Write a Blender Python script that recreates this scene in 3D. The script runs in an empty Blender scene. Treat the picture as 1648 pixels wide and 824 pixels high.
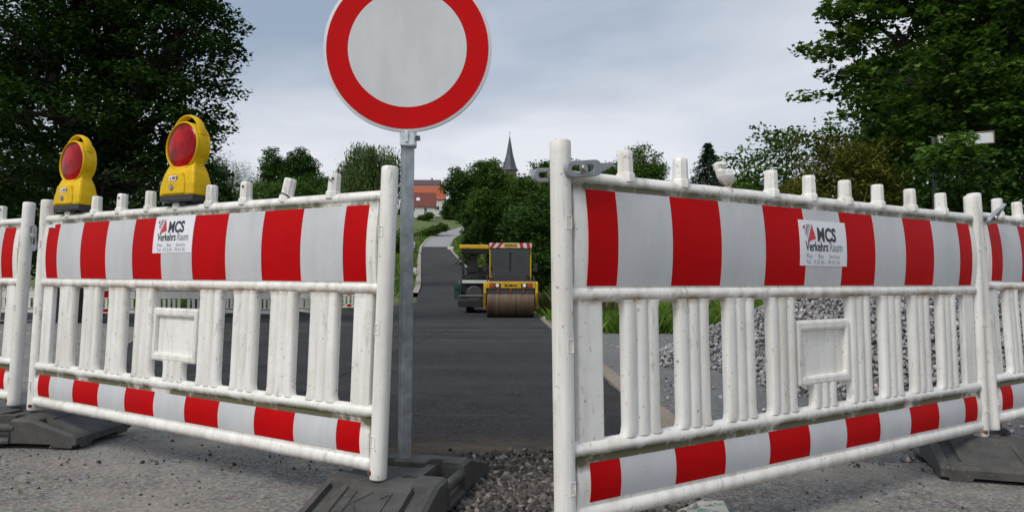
import bpy, bmesh, math, random
import numpy as np
from mathutils import Vector, Matrix, Euler

R = math.radians
random.seed(7)
rng = np.random.default_rng(7)
scene = bpy.context.scene
COL = scene.collection

# ------------------------------------------------------------------ camera
F_PX, PITCH, ROLL, CAM_H = 1147.0, 0.0337, -0.0047, 0.74
cam_data = bpy.data.cameras.new("camera")
cam_data.sensor_width = 36.0
cam_data.lens = 36.0 * F_PX / 1648.0
cam_data.clip_start = 0.05
cam_data.clip_end = 4000
cam = bpy.data.objects.new("camera", cam_data)
COL.objects.link(cam)
cam.matrix_world = (Matrix.Translation((0, 0, CAM_H)) @ Matrix.Rotation(math.pi / 2 + PITCH, 4, 'X')
                    @ Matrix.Rotation(-ROLL, 4, 'Z'))
scene.camera = cam

# ------------------------------------------------------------------ sky, sun, exposure
SUN_EL, SUN_AZ = 48.0, 224.0       # azimuth clockwise from +Y (the view direction)
world = bpy.data.worlds.new("World")
scene.world = world
world.use_nodes = True
wt = world.node_tree
for n in list(wt.nodes):
    wt.nodes.remove(n)


def wn(t, **kw):
    n = wt.nodes.new(t)
    for k, v in kw.items():
        setattr(n, k, v)
    return n


def wl(a, b):
    wt.links.new(a, b)


def wmath(op, a, b=None):
    n = wn('ShaderNodeMath', operation=op)
    for i, v in enumerate((a, b)):
        if v is None:
            continue
        if isinstance(v, (int, float)):
            n.inputs[i].default_value = v
        else:
            wl(v, n.inputs[i])
    return n.outputs[0]


w_out = wn('ShaderNodeOutputWorld')
sky = wn('ShaderNodeTexSky', sky_type='NISHITA', sun_disc=False)
sky.sun_elevation = R(SUN_EL)
sky.sun_rotation = R(SUN_AZ)
sky.altitude = 100
sky.air_density = 1.0
sky.dust_density = 2.0
bg_sky = wn('ShaderNodeBackground')
wl(sky.outputs[0], bg_sky.inputs[0])
bg_sky.inputs[1].default_value = 0.10
# layered stratus seen on a flat cloud deck: direction projected on to a plane overhead
tc = wn('ShaderNodeTexCoord')
sep = wn('ShaderNodeSeparateXYZ')
wl(tc.outputs['Generated'], sep.inputs[0])
zc = wmath('ADD', wmath('MAXIMUM', sep.outputs[2], 0.0), 0.10)
comb = wn('ShaderNodeCombineXYZ')
wl(wmath('DIVIDE', sep.outputs[0], zc), comb.inputs[0])
wl(wmath('DIVIDE', sep.outputs[1], zc), comb.inputs[1])


def wnoise(scale, detail, rough, sx, sy, off, dist=0.0):
    mp = wn('ShaderNodeMapping')
    wl(comb.outputs[0], mp.inputs[0])
    mp.inputs['Scale'].default_value = (sx, sy, 1)
    mp.inputs['Location'].default_value = off
    n = wn('ShaderNodeTexNoise')
    wl(mp.outputs[0], n.inputs['Vector'])
    n.inputs['Scale'].default_value = scale
    n.inputs['Detail'].default_value = detail
    n.inputs['Roughness'].default_value = rough
    n.inputs['Distortion'].default_value = dist
    return n.outputs[0]


n1 = wnoise(0.42, 6, 0.52, 0.8, 1.0, (3.3, 1.7, 0), 0.4)
n2 = wnoise(0.95, 6, 0.5, 1.0, 0.8, (7.1, 4.2, 0), 0.6)
mixn = wmath('ADD', wmath('MULTIPLY', n1, 0.70), wmath('MULTIPLY', n2, 0.30))
# the deck thickens and whitens towards the horizon
mixn = wmath('ADD', mixn, wmath('SUBTRACT', 0.115, wmath('MULTIPLY', wmath('MINIMUM', sep.outputs[2], 0.40), 0.40)))
ramp = wn('ShaderNodeValToRGB')
wl(mixn, ramp.inputs[0])
cr = ramp.color_ramp
cr.elements[0].position = 0.37
cr.elements[0].color = (0.295, 0.365, 0.465, 1)
cr.elements[1].position = 0.62
cr.elements[1].color = (0.72, 0.725, 0.765, 1)
e = cr.elements.new(0.47)
e.color = (0.49, 0.535, 0.605, 1)
bg_cl = wn('ShaderNodeBackground')
wl(ramp.outputs[0], bg_cl.inputs[0])
bg_cl.inputs[1].default_value = 0.79
mixs = wn('ShaderNodeMixShader')
mixs.inputs[0].default_value = 0.88
wl(bg_sky.outputs[0], mixs.inputs[1])
wl(bg_cl.outputs[0], mixs.inputs[2])
wl(mixs.outputs[0], w_out.inputs[0])

sun_data = bpy.data.lights.new("sun", 'SUN')
sun_data.energy = 1.5
sun_data.angle = R(22)
sun_data.color = (1.0, 0.965, 0.91)
sun = bpy.data.objects.new("sun", sun_data)
COL.objects.link(sun)
_az = R(SUN_AZ)
_sd = Vector((math.sin(_az) * math.cos(R(SUN_EL)), math.cos(_az) * math.cos(R(SUN_EL)), math.sin(R(SUN_EL))))
sun.rotation_euler = _sd.to_track_quat('Z', 'Y').to_euler()
sun.location = _sd * 60

vs = scene.view_settings
vs.view_transform = 'Standard'
vs.look = 'None'
vs.exposure = 0.56
vs.gamma = 1.0
vs.use_curve_mapping = False


def P(px, py, d):
    """World point on the ray of a photograph pixel at depth d (metres along +Y)."""
    u, v = (px - 824) / F_PX, (412 - py) / F_PX
    c, s = math.cos(-ROLL), math.sin(-ROLL)
    u, v = u * c - v * s, u * s + v * c
    c, s = math.cos(PITCH), math.sin(PITCH)
    y, z = c - v * s, s + v * c
    return Vector((u / y * d, d, z / y * d + CAM_H))


# ------------------------------------------------------------------ materials
def newmat(name):
    m = bpy.data.materials.new(name)
    m.use_nodes = True
    nt = m.node_tree
    b = nt.nodes['Principled BSDF']
    return m, nt, b


def nd(nt, t, **kw):
    n = nt.nodes.new(t)
    for k, v in kw.items():
        setattr(n, k, v)
    return n


def noise(nt, scale, detail=4, rough=0.55, coord='Position', sxyz=(1, 1, 1), dist=0.0):
    if coord == 'Position':
        g = nd(nt, 'ShaderNodeNewGeometry').outputs['Position']
    else:
        g = nd(nt, 'ShaderNodeTexCoord').outputs[coord]
    mp = nd(nt, 'ShaderNodeMapping')
    mp.inputs['Scale'].default_value = sxyz
    nt.links.new(g, mp.inputs[0])
    n = nd(nt, 'ShaderNodeTexNoise')
    n.inputs['Scale'].default_value = scale
    n.inputs['Detail'].default_value = detail
    n.inputs['Roughness'].default_value = rough
    n.inputs['Distortion'].default_value = dist
    nt.links.new(mp.outputs[0], n.inputs['Vector'])
    return n.outputs[0]


def voro(nt, scale, coord='Position', feature='F1', out='Distance'):
    g = nd(nt, 'ShaderNodeNewGeometry').outputs['Position']
    n = nd(nt, 'ShaderNodeTexVoronoi', feature=feature)
    n.inputs['Scale'].default_value = scale
    nt.links.new(g, n.inputs['Vector'])
    return n.outputs[out]


def ramp_(nt, fac, stops):
    r = nd(nt, 'ShaderNodeValToRGB')
    nt.links.new(fac, r.inputs[0])
    cr = r.color_ramp
    while len(cr.elements) < len(stops):
        cr.elements.new(0.5)
    for el, (p, c) in zip(cr.elements, stops):
        el.position = p
        el.color = (*c, 1) if not isinstance(c, (int, float)) else (c, c, c, 1)
    return r.outputs[0]


def mixc(nt, fac, a, b, blend='MIX'):
    m = nd(nt, 'ShaderNodeMix', data_type='RGBA', blend_type=blend)
    for i, v in ((0, fac), (6, a), (7, b)):
        if isinstance(v, (int, float)):
            m.inputs[i].default_value = v
        elif isinstance(v, tuple):
            m.inputs[i].default_value = (*v, 1) if len(v) == 3 else v
        else:
            nt.links.new(v, m.inputs[i])
    return m.outputs[2]


def mth(nt, op, a, b=None, c=None, clamp=False):
    m = nd(nt, 'ShaderNodeMath', operation=op)
    m.use_clamp = clamp
    for i, v in enumerate((a, b, c)):
        if v is None:
            continue
        if isinstance(v, (int, float)):
            m.inputs[i].default_value = v
        else:
            nt.links.new(v, m.inputs[i])
    return m.outputs[0]


def bump(nt, bsdf, h, strength=0.3, dist=0.01):
    b = nd(nt, 'ShaderNodeBump')
    b.inputs['Strength'].default_value = strength
    b.inputs['Distance'].default_value = dist
    nt.links.new(h, b.inputs['Height'])
    nt.links.new(b.outputs[0], bsdf.inputs['Normal'])


def simple(name, col, rough=0.5, metal=0.0, var=0.12, scale=12.0, bumpy=0.0, spec=0.5):
    m, nt, b = newmat(name)
    n = noise(nt, scale, 5, 0.6)
    lo = tuple(c * (1 - var) for c in col)
    hi = tuple(min(1, c * (1 + var)) for c in col)
    nt.links.new(ramp_(nt, n, [(0.3, lo), (0.7, hi)]), b.inputs['Base Color'])
    b.inputs['Roughness'].default_value = rough
    b.inputs['Metallic'].default_value = metal
    b.inputs['Specular IOR Level'].default_value = spec
    if bumpy:
        bump(nt, b, n, bumpy, 0.01)
    return m


def band(nt, z, c, w):
    d = mth(nt, 'ABSOLUTE', mth(nt, 'SUBTRACT', z, c))
    return mth(nt, 'SUBTRACT', 1.0, mth(nt, 'DIVIDE', d, w), clamp=True)


M = {}
# dirty white moulded plastic; the kind for panels and rails also has algae below the rails
def whitemat(name, algae):
    m, nt, b = newmat(name)
    streak = ramp_(nt, noise(nt, 26, 5, 0.6, sxyz=(1, 1, 0.06)), [(0.44, 0.0), (0.72, 0.75)])
    blot = ramp_(nt, noise(nt, 6, 7, 0.7), [(0.44, 0.0), (0.72, 0.7)])
    spk = ramp_(nt, noise(nt, 75, 3, 0.6), [(0.645, 0.0), (0.71, 0.8)])
    scuff = ramp_(nt, noise(nt, 14, 6, 0.75, sxyz=(1, 1, 0.35), dist=1.2), [(0.585, 0.0), (0.66, 0.75)])
    c0 = mixc(nt, streak, (0.83, 0.81, 0.765), (0.55, 0.51, 0.43))
    c0 = mixc(nt, blot, c0, (0.66, 0.635, 0.575))
    c0 = mixc(nt, scuff, c0, (0.48, 0.45, 0.40))
    c0 = mixc(nt, spk, c0, (0.25, 0.22, 0.17))
    if algae:
        sp = nd(nt, 'ShaderNodeSeparateXYZ')
        nt.links.new(nd(nt, 'ShaderNodeTexCoord').outputs['Object'], sp.inputs[0])
        g1 = mth(nt, 'MULTIPLY', mth(nt, 'MAXIMUM', band(nt, sp.outputs[2], 0.180, 0.030), mth(nt, 'MULTIPLY', band(nt, sp.outputs[2], 0.876, 0.024), 0.8)),
                 ramp_(nt, noise(nt, 9, 6, 0.7, sxyz=(1, 1, 0.8)), [(0.36, 0.2), (0.56, 1.0)]), clamp=True)
        g2 = mth(nt, 'MULTIPLY', mth(nt, 'MAXIMUM', band(nt, sp.outputs[2], 0.015, 0.03), band(nt, sp.outputs[2], 0.585, 0.02)),
                 ramp_(nt, noise(nt, 12, 6, 0.7), [(0.38, 0.05), (0.60, 0.95)]))
        g1 = mth(nt, 'MULTIPLY', g1, 1.7, clamp=True)
        c0 = mixc(nt, g1, c0, (0.10, 0.092, 0.045))
        c0 = mixc(nt, g2, c0, (0.30, 0.20, 0.12))
    nt.links.new(c0, b.inputs['Base Color'])
    b.inputs['Roughness'].default_value = 0.4
    bump(nt, b, noise(nt, 18, 6, 0.65), 0.25, 0.006)
    return m


M['white'] = whitemat('white_plastic', True)
M['white_post'] = whitemat('white_post_plastic', False)


def filmmat(name, c, rough, dirt=0.35):
    m, nt, b = newmat(name)
    n = noise(nt, 9, 6, 0.65, sxyz=(1, 1, 0.4))
    scr = ramp_(nt, noise(nt, 140, 2, 0.4), [(0.70, 0.0), (0.73, 0.7)])
    cc = ramp_(nt, n, [(0.3, tuple(x * 0.90 for x in c)), (0.72, tuple(min(1, x * 1.06) for x in c))])
    cc = mixc(nt, scr, cc, tuple(0.6 * x + 0.04 for x in c))
    sc2 = ramp_(nt, noise(nt, 22, 5, 0.8, sxyz=(1, 1, 0.12), dist=0.8), [(0.70, 0.0), (0.76, 0.45)])
    cc = mixc(nt, sc2, cc, tuple(0.72 * x + 0.05 for x in c))
    run = ramp_(nt, noise(nt, 5, 6, 0.7, sxyz=(1.6, 1.6, 0.18)), [(0.50, 0.0), (0.74, dirt)])
    cc = mixc(nt, run, cc, tuple(0.72 * x + 0.01 for x in c))
    nt.links.new(cc, b.inputs['Base Color'])
    b.inputs['Roughness'].default_value = rough
    b.inputs['Specular IOR Level'].default_value = 0.06
    bump(nt, b, noise(nt, 6, 3, 0.5), 0.08, 0.01)
    return m


M['film_red'] = filmmat('red_reflective_film', (0.47, 0.0025, 0.004), 0.5)
M['film_white'] = filmmat('white_reflective_film', (0.545, 0.555, 0.565), 0.45)
M['sign_red'] = filmmat('red_sign_film', (0.53, 0.006, 0.007), 0.5, 0.12)
M['sign_white'] = filmmat('white_sign_film', (0.60, 0.615, 0.625), 0.45, 0.08)
M['sign_rim'] = filmmat('sign_rim_film', (0.66, 0.67, 0.68), 0.4)
M['yellow'] = simple('yellow_lamp_plastic', (0.70, 0.44, 0.004), 0.45, 0, 0.14, 14, 0, 0.2)
M['black'] = simple('black_plastic', (0.025, 0.025, 0.027), 0.5, 0, 0.25, 20)
M['grey_plastic'] = simple('grey_latch_plastic', (0.27, 0.285, 0.31), 0.45, 0, 0.2, 25)
M['steel'] = simple('galvanised_steel', (0.33, 0.36, 0.38), 0.45, 0.75, 0.3, 18)
M['zinc'] = simple('bright_zinc', (0.60, 0.64, 0.67), 0.35, 0.35, 0.25, 30)
M['bolt'] = simple('bolt_steel', (0.35, 0.34, 0.32), 0.4, 0.9, 0.3, 40)
M['rust'] = simple('rusty_steel', (0.17, 0.065, 0.03), 0.8, 0.2, 0.5, 60)
M['paper'] = simple('sticker_white', (0.74, 0.74, 0.77), 0.45, 0, 0.05, 10)
M['ink'] = simple('sticker_black_ink', (0.02, 0.022, 0.03), 0.5, 0, 0.1)
M['ink_grey'] = simple('sticker_grey_ink', (0.26, 0.28, 0.32), 0.5, 0, 0.1)
M['ink_pale'] = simple('sticker_pale_ink', (0.42, 0.43, 0.47), 0.5, 0, 0.1)
M['ink_red'] = simple('sticker_red_ink', (0.5, 0.03, 0.03), 0.5, 0, 0.1)

# red lamp lens
m, nt, b = newmat('red_lens')
wv = nd(nt, 'ShaderNodeTexVoronoi')
wv.inputs['Scale'].default_value = 120
nt.links.new(nd(nt, 'ShaderNodeTexCoord').outputs['Object'], wv.inputs['Vector'])
lc = ramp_(nt, noise(nt, 11, 3, 0.5, 'Object'), [(0.38, (0.50, 0.004, 0.006)), (0.62, (0.15, 0.002, 0.004))])
nt.links.new(lc, b.inputs['Base Color'])
b.inputs['Roughness'].default_value = 0.25
b.inputs['Specular IOR Level'].default_value = 0.06
b.inputs['Coat Weight'].default_value = 0.28
b.inputs['Coat Roughness'].default_value = 0.04
bump(nt, b, wv.outputs[0], 0.12, 0.001)
M['lens'] = m

# recycled rubber of the foot plates
m, nt, b = newmat('recycled_rubber')
n = noise(nt, 14, 6, 0.65)
dust = ramp_(nt, noise(nt, 130, 2, 0.5), [(0.68, 0.0), (0.73, 0.6)])
cc = ramp_(nt, n, [(0.3, (0.040, 0.039, 0.037)), (0.72, (0.088, 0.084, 0.078))])
cc = mixc(nt, dust, cc, (0.30, 0.28, 0.25))
nt.links.new(cc, b.inputs['Base Color'])
b.inputs['Roughness'].default_value = 0.72
bump(nt, b, noise(nt, 160, 3, 0.6), 0.35, 0.003)
M['rubber'] = m

# fresh asphalt
m, nt, b = newmat('fresh_asphalt')
fine = noise(nt, 38, 7, 0.8)
mid = noise(nt, 9, 6, 0.7)
cc = ramp_(nt, fine, [(0.40, (0.005, 0.005, 0.006)), (0.50, (0.022, 0.022, 0.024)), (0.62, (0.105, 0.104, 0.104))])
cc = mixc(nt, ramp_(nt, mid, [(0.42, 0.0), (0.60, 0.5)]), cc, (0.014, 0.014, 0.016))
patch = ramp_(nt, noise(nt, 0.5, 6, 0.65, sxyz=(0.6, 1.3, 1)), [(0.40, 0.0), (0.62, 0.65)])
cc = mixc(nt, patch, cc, (0.060, 0.058, 0.057))
mot = ramp_(nt, noise(nt, 3.2, 7, 0.75), [(0.40, 0.0), (0.50, 0.25), (0.64, 0.8)])
cc = mixc(nt, mth(nt, 'MULTIPLY', mot, 0.55), cc, (0.066, 0.064, 0.063))
dusty = ramp_(nt, noise(nt, 1.5, 7, 0.75, sxyz=(0.35, 2.0, 1)), [(0.56, 0.0), (0.74, 0.6)])
cc = mixc(nt, dusty, cc, (0.125, 0.112, 0.098))
# brown soil tracked over the front edge of the new surface
sy = nd(nt, 'ShaderNodeSeparateXYZ')
nt.links.new(nd(nt, 'ShaderNodeNewGeometry').outputs['Position'], sy.inputs[0])
ln = mth(nt, 'ADD', sy.outputs[1], mth(nt, 'MULTIPLY', sy.outputs[0], -0.10))
lnw = mth(nt, 'MULTIPLY', mth(nt, 'MAXIMUM', band(nt, ln, 16.4, 0.22), mth(nt, 'MAXIMUM', band(nt, ln, 20.5, 0.35), band(nt, ln, 12.2, 0.12))), ramp_(nt, noise(nt, 1.6, 6, 0.7), [(0.40, 0.0), (0.60, 0.7)]))
cc = mixc(nt, lnw, cc, (0.17, 0.15, 0.13))
seam = mth(nt, 'MULTIPLY', band(nt, mth(nt, 'ADD', sy.outputs[0], mth(nt, 'MULTIPLY', noise(nt, 0.9, 2, 0.5), 0.06)), -1.45, 0.035), 0.8)
cc = mixc(nt, seam, cc, (0.006, 0.006, 0.007))
edge = mth(nt, 'MULTIPLY', mth(nt, 'SUBTRACT', 1.0, mth(nt, 'DIVIDE', mth(nt, 'ABSOLUTE', mth(nt, 'SUBTRACT', sy.outputs[1], 3.20)), 0.34), clamp=True),
           ramp_(nt, noise(nt, 4.5, 6, 0.75, sxyz=(0.7, 2.0, 1)), [(0.34, 0.15), (0.60, 1.0)]))
cc = mixc(nt, edge, cc, (0.165, 0.125, 0.09))
nt.links.new(cc, b.inputs['Base Color'])
b.inputs['Roughness'].default_value = 0.85
b.inputs['Specular IOR Level'].default_value = 0.25
bump(nt, b, fine, 1.0, 0.02)
M['asphalt'] = m


def groundmat(name, stops, scale, dirt, dirt_stops, b_str, b_dist, big=(0.8, (0.5, 0.75)), fleck=None, soil=False):
    m, nt, b = newmat(name)
    fine = noise(nt, scale, 7, 0.78)
    cc = ramp_(nt, fine, stops)
    v = voro(nt, scale * 1.3, out='Color')
    cc = mixc(nt, 0.22, cc, v, 'SOFT_LIGHT')
    pt = ramp_(nt, noise(nt, big[0], 6, 0.65), [(big[1][0], 0.0), (big[1][1], 0.8)])
    cc = mixc(nt, pt, cc, dirt)
    if fleck:
        fl = ramp_(nt, noise(nt, fleck[0], 2, 0.4), [(fleck[1], 0.0), (fleck[1] + 0.03, 1.0)])
        cc = mixc(nt, fl, cc, fleck[2])
    if soil:
        q = nd(nt, 'ShaderNodeSeparateXYZ')
        nt.links.new(nd(nt, 'ShaderNodeNewGeometry').outputs['Position'], q.inputs[0])
        ex_ = mth(nt, 'SUBTRACT', 1.25, mth(nt, 'DIVIDE', mth(nt, 'ABSOLUTE', mth(nt, 'SUBTRACT', q.outputs[0], 0.12)), 0.5), clamp=True)
        ey_ = mth(nt, 'SUBTRACT', 1.25, mth(nt, 'DIVIDE', mth(nt, 'ABSOLUTE', mth(nt, 'SUBTRACT', q.outputs[1], 2.7)), 0.45), clamp=True)
        sm_ = mth(nt, 'MULTIPLY', mth(nt, 'MULTIPLY', ex_, ey_), ramp_(nt, noise(nt, 7, 6, 0.75), [(0.36, 0.0), (0.52, 1.0)]))
        cc = mixc(nt, sm_, cc, ramp_(nt, fine, [(0.4, (0.03, 0.024, 0.02)), (0.65, (0.13, 0.105, 0.085))]))
    nt.links.new(cc, b.inputs['Base Color'])
    b.inputs['Roughness'].default_value = 0.88
    bump(nt, b, fine, b_str, b_dist)
    return m


M['old_asphalt'] = groundmat('old_worn_asphalt', [(0.36, (0.050, 0.047, 0.044)), (0.5, (0.172, 0.163, 0.150)), (0.65, (0.40, 0.38, 0.35))], 70,
                             (0.33, 0.30, 0.26), None, 0.8, 0.008, (1.1, (0.47, 0.70)), (55, 0.685, (0.10, 0.058, 0.036)), True)
M['gravel_ground'] = groundmat('crushed_gravel_ground', [(0.33, (0.07, 0.07, 0.07)), (0.5, (0.19, 0.19, 0.188)), (0.68, (0.38, 0.38, 0.375))], 26,
                               (0.17, 0.165, 0.16), None, 1.0, 0.03, (0.7, (0.45, 0.7)))
M['old_road'] = groundmat('pale_milled_road', [(0.33, (0.20, 0.20, 0.20)), (0.68, (0.36, 0.36, 0.355))], 8, (0.25, 0.24, 0.225), None, 0.3, 0.02)
M['soil'] = groundmat('brown_soil', [(0.33, (0.06, 0.045, 0.03)), (0.68, (0.20, 0.155, 0.11))], 45, (0.12, 0.10, 0.08), None, 0.8, 0.015)
M['kerb'] = groundmat('kerb_concrete', [(0.33, (0.16, 0.125, 0.095)), (0.68, (0.36, 0.30, 0.24))], 40, (0.20, 0.15, 0.11), None, 0.5, 0.006)
M['grassland'] = groundmat('grass_ground', [(0.33, (0.05, 0.085, 0.018)), (0.68, (0.13, 0.175, 0.045))], 3.0, (0.13, 0.14, 0.055), None, 0.6, 0.1, (0.12, (0.45, 0.65)))
# paint remains
m, nt, b = newmat('worn_road_paint')
wear = noise(nt, 16, 6, 0.7)
cc = ramp_(nt, wear, [(0.40, (0.13, 0.125, 0.12)), (0.46, (0.50, 0.47, 0.40)), (0.8, (0.60, 0.57, 0.50))])
gr = ramp_(nt, noise(nt, 7, 3, 0.5), [(0.52, 0.0), (0.60, 0.65)])
cc = mixc(nt, gr, cc, (0.10, 0.27, 0.18))
nt.links.new(cc, b.inputs['Base Color'])
b.inputs['Roughness'].default_value = 0.8
M['worn_paint'] = m


def stonemat(name, stops):
    m, nt, b = newmat(name)
    g = nd(nt, 'ShaderNodeNewGeometry')
    cc = ramp_(nt, g.outputs['Random Per Island'], stops)
    cc = mixc(nt, 0.5, cc, ramp_(nt, noise(nt, 60, 4, 0.6), [(0.3, 0.35), (0.7, 0.75)]), 'OVERLAY')
    nt.links.new(cc, b.inputs['Base Color'])
    b.inputs['Roughness'].default_value = 0.85
    return m


M['stones'] = stonemat('crushed_stone', [(0.0, (0.09, 0.09, 0.095)), (0.4, (0.22, 0.218, 0.22)), (0.7, (0.34, 0.33, 0.325)), (0.85, (0.29, 0.23, 0.215)), (1.0, (0.50, 0.49, 0.48))])
M['rubble'] = stonemat('brown_rubble', [(0.0, (0.030, 0.027, 0.025)), (0.5, (0.080, 0.068, 0.060)), (0.85, (0.15, 0.12, 0.10)), (1.0, (0.30, 0.27, 0.25))])


def leafmat(name, dark, light, trans=0.25):
    m, nt, b = newmat(name)
    g = nd(nt, 'ShaderNodeNewGeometry')
    cc = ramp_(nt, g.outputs['Random Per Island'], [(0.0, dark), (0.8, light), (1.0, tuple(min(1, c * 1.25) for c in light))])
    big = ramp_(nt, noise(nt, 0.6, 3, 0.5), [(0.35, 0.75), (0.65, 1.15)])
    cc = mixc(nt, 1.0, cc, big, 'MULTIPLY')
    nt.links.new(cc, b.inputs['Base Color'])
    b.inputs['Roughness'].default_value = 0.55
    b.inputs['Specular IOR Level'].default_value = 0.12
    t = nd(nt, 'ShaderNodeBsdfTranslucent')
    nt.links.new(mixc(nt, 1.0, cc, (1.0, 1.15, 0.5), 'MULTIPLY'), t.inputs[0])
    mx = nd(nt, 'ShaderNodeMixShader')
    mx.inputs[0].default_value = trans
    nt.links.new(b.outputs[0], mx.inputs[1])
    nt.links.new(t.outputs[0], mx.inputs[2])
    nt.links.new(mx.outputs[0], nt.nodes['Material Output'].inputs[0])
    return m


M['leaf_oak'] = leafmat('oak_leaves', (0.014, 0.036, 0.010), (0.042, 0.086, 0.018), 0.2)
M['leaf_maple'] = leafmat('maple_leaves', (0.026, 0.066, 0.013), (0.105, 0.185, 0.036), 0.38)
M['leaf_far'] = leafmat('far_leaves', (0.030, 0.070, 0.014), (0.100, 0.175, 0.034), 0.3)
M['leaf_dark'] = leafmat('dark_leaves', (0.018, 0.050, 0.012), (0.066, 0.128, 0.026), 0.25)
M['leaf_willow'] = leafmat('willow_leaves', (0.050, 0.085, 0.024), (0.120, 0.175, 0.055), 0.25)
M['leaf_grey'] = leafmat('grey_green_leaves', (0.06, 0.09, 0.05), (0.13, 0.17, 0.095), 0.2)
M['leaf_yellow'] = leafmat('yellowing_leaves', (0.050, 0.070, 0.012), (0.175, 0.165, 0.032), 0.35)
M['leaf_spruce'] = leafmat('spruce_needles', (0.010, 0.026, 0.011), (0.026, 0.055, 0.024), 0.05)
M['grass'] = leafmat('grass_blades', (0.05, 0.11, 0.014), (0.16, 0.25, 0.04), 0.3)
M['weed'] = leafmat('tall_weeds', (0.035, 0.06, 0.018), (0.13, 0.13, 0.05), 0.25)
M['bark'] = simple('bark', (0.030, 0.024, 0.019), 0.9, 0, 0.4, 12, 0.5)
# buildings
M['roof_orange'] = simple('orange_roof_tiles', (0.36, 0.085, 0.035), 0.8, 0, 0.15, 3)
M['roof_brown'] = simple('brown_red_roof_tiles', (0.15, 0.042, 0.030), 0.8, 0, 0.15, 3)
M['roof_purple'] = simple('dark_purple_roof_tiles', (0.10, 0.055, 0.065), 0.8, 0, 0.15, 2)
M['render'] = simple('white_render', (0.62, 0.61, 0.58), 0.85, 0, 0.06, 2)
M['sandstone'] = simple('church_stone', (0.20, 0.155, 0.115), 0.9, 0, 0.25, 1.2)
M['slate'] = simple('slate_roof', (0.065, 0.072, 0.092), 0.6, 0, 0.15, 1.0)
M['pane'] = simple('window_glass', (0.03, 0.035, 0.045), 0.12, 0, 0.1)
M['skylight'] = simple('skylight_glass', (0.62, 0.66, 0.70), 0.1, 0, 0.05)
M['wood'] = simple('weathered_wood', (0.17, 0.14, 0.11), 0.9, 0, 0.3, 8)
# machines
M['m_yellow'] = simple('machine_yellow', (0.62, 0.36, 0.012), 0.4, 0, 0.15, 4)
M['m_black'] = simple('machine_black', (0.018, 0.018, 0.02), 0.5, 0, 0.3, 5)
M['m_grey'] = simple('machine_grey', (0.055, 0.057, 0.06), 0.5, 0, 0.2, 5)
M['m_green'] = simple('machine_green', (0.012, 0.055, 0.042), 0.5, 0, 0.2, 5)
M['m_white'] = simple('machine_white', (0.62, 0.63, 0.62), 0.5, 0, 0.1, 5)
M['m_red'] = simple('machine_red', (0.50, 0.02, 0.02), 0.5, 0, 0.1, 5)
M['m_orange'] = simple('indicator_orange', (0.45, 0.06, 0.012), 0.3, 0, 0.1, 5)
M['m_lamp'] = simple('headlamp_glass', (0.85, 0.85, 0.8), 0.15, 0, 0.05, 5)
M['drum'] = None
m, nt, b = newmat('worn_drum_steel')
n = noise(nt, 9, 6, 0.6, sxyz=(1, 0.06, 0.06))
nt.links.new(ramp_(nt, n, [(0.3, (0.085, 0.055, 0.035)), (0.55, (0.16, 0.11, 0.07)), (0.75, (0.27, 0.20, 0.14))]), b.inputs['Base Color'])
b.inputs['Metallic'].default_value = 0.35
b.inputs['Roughness'].default_value = 0.5
M['drum'] = m
m, nt, b = newmat('cab_glass')
b.inputs['Base Color'].default_value = (0.55, 0.62, 0.62, 1)
b.inputs['Roughness'].default_value = 0.03
tr = nd(nt, 'ShaderNodeBsdfTransparent')
tr.inputs[0].default_value = (0.44, 0.52, 0.52, 1)
gl = nd(nt, 'ShaderNodeBsdfGlossy')
gl.inputs[1].default_value = 0.02
fr = nd(nt, 'ShaderNodeFresnel')
fr.inputs[0].default_value = 1.5
mx = nd(nt, 'ShaderNodeMixShader')
nt.links.new(mth(nt, 'ADD', fr.outputs[0], 0.015), mx.inputs[0])
nt.links.new(tr.outputs[0], mx.inputs[1])
nt.links.new(gl.outputs[0], mx.inputs[2])
nt.links.new(mx.outputs[0], nt.nodes['Material Output'].inputs[0])
M['cab_glass'] = m


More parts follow.
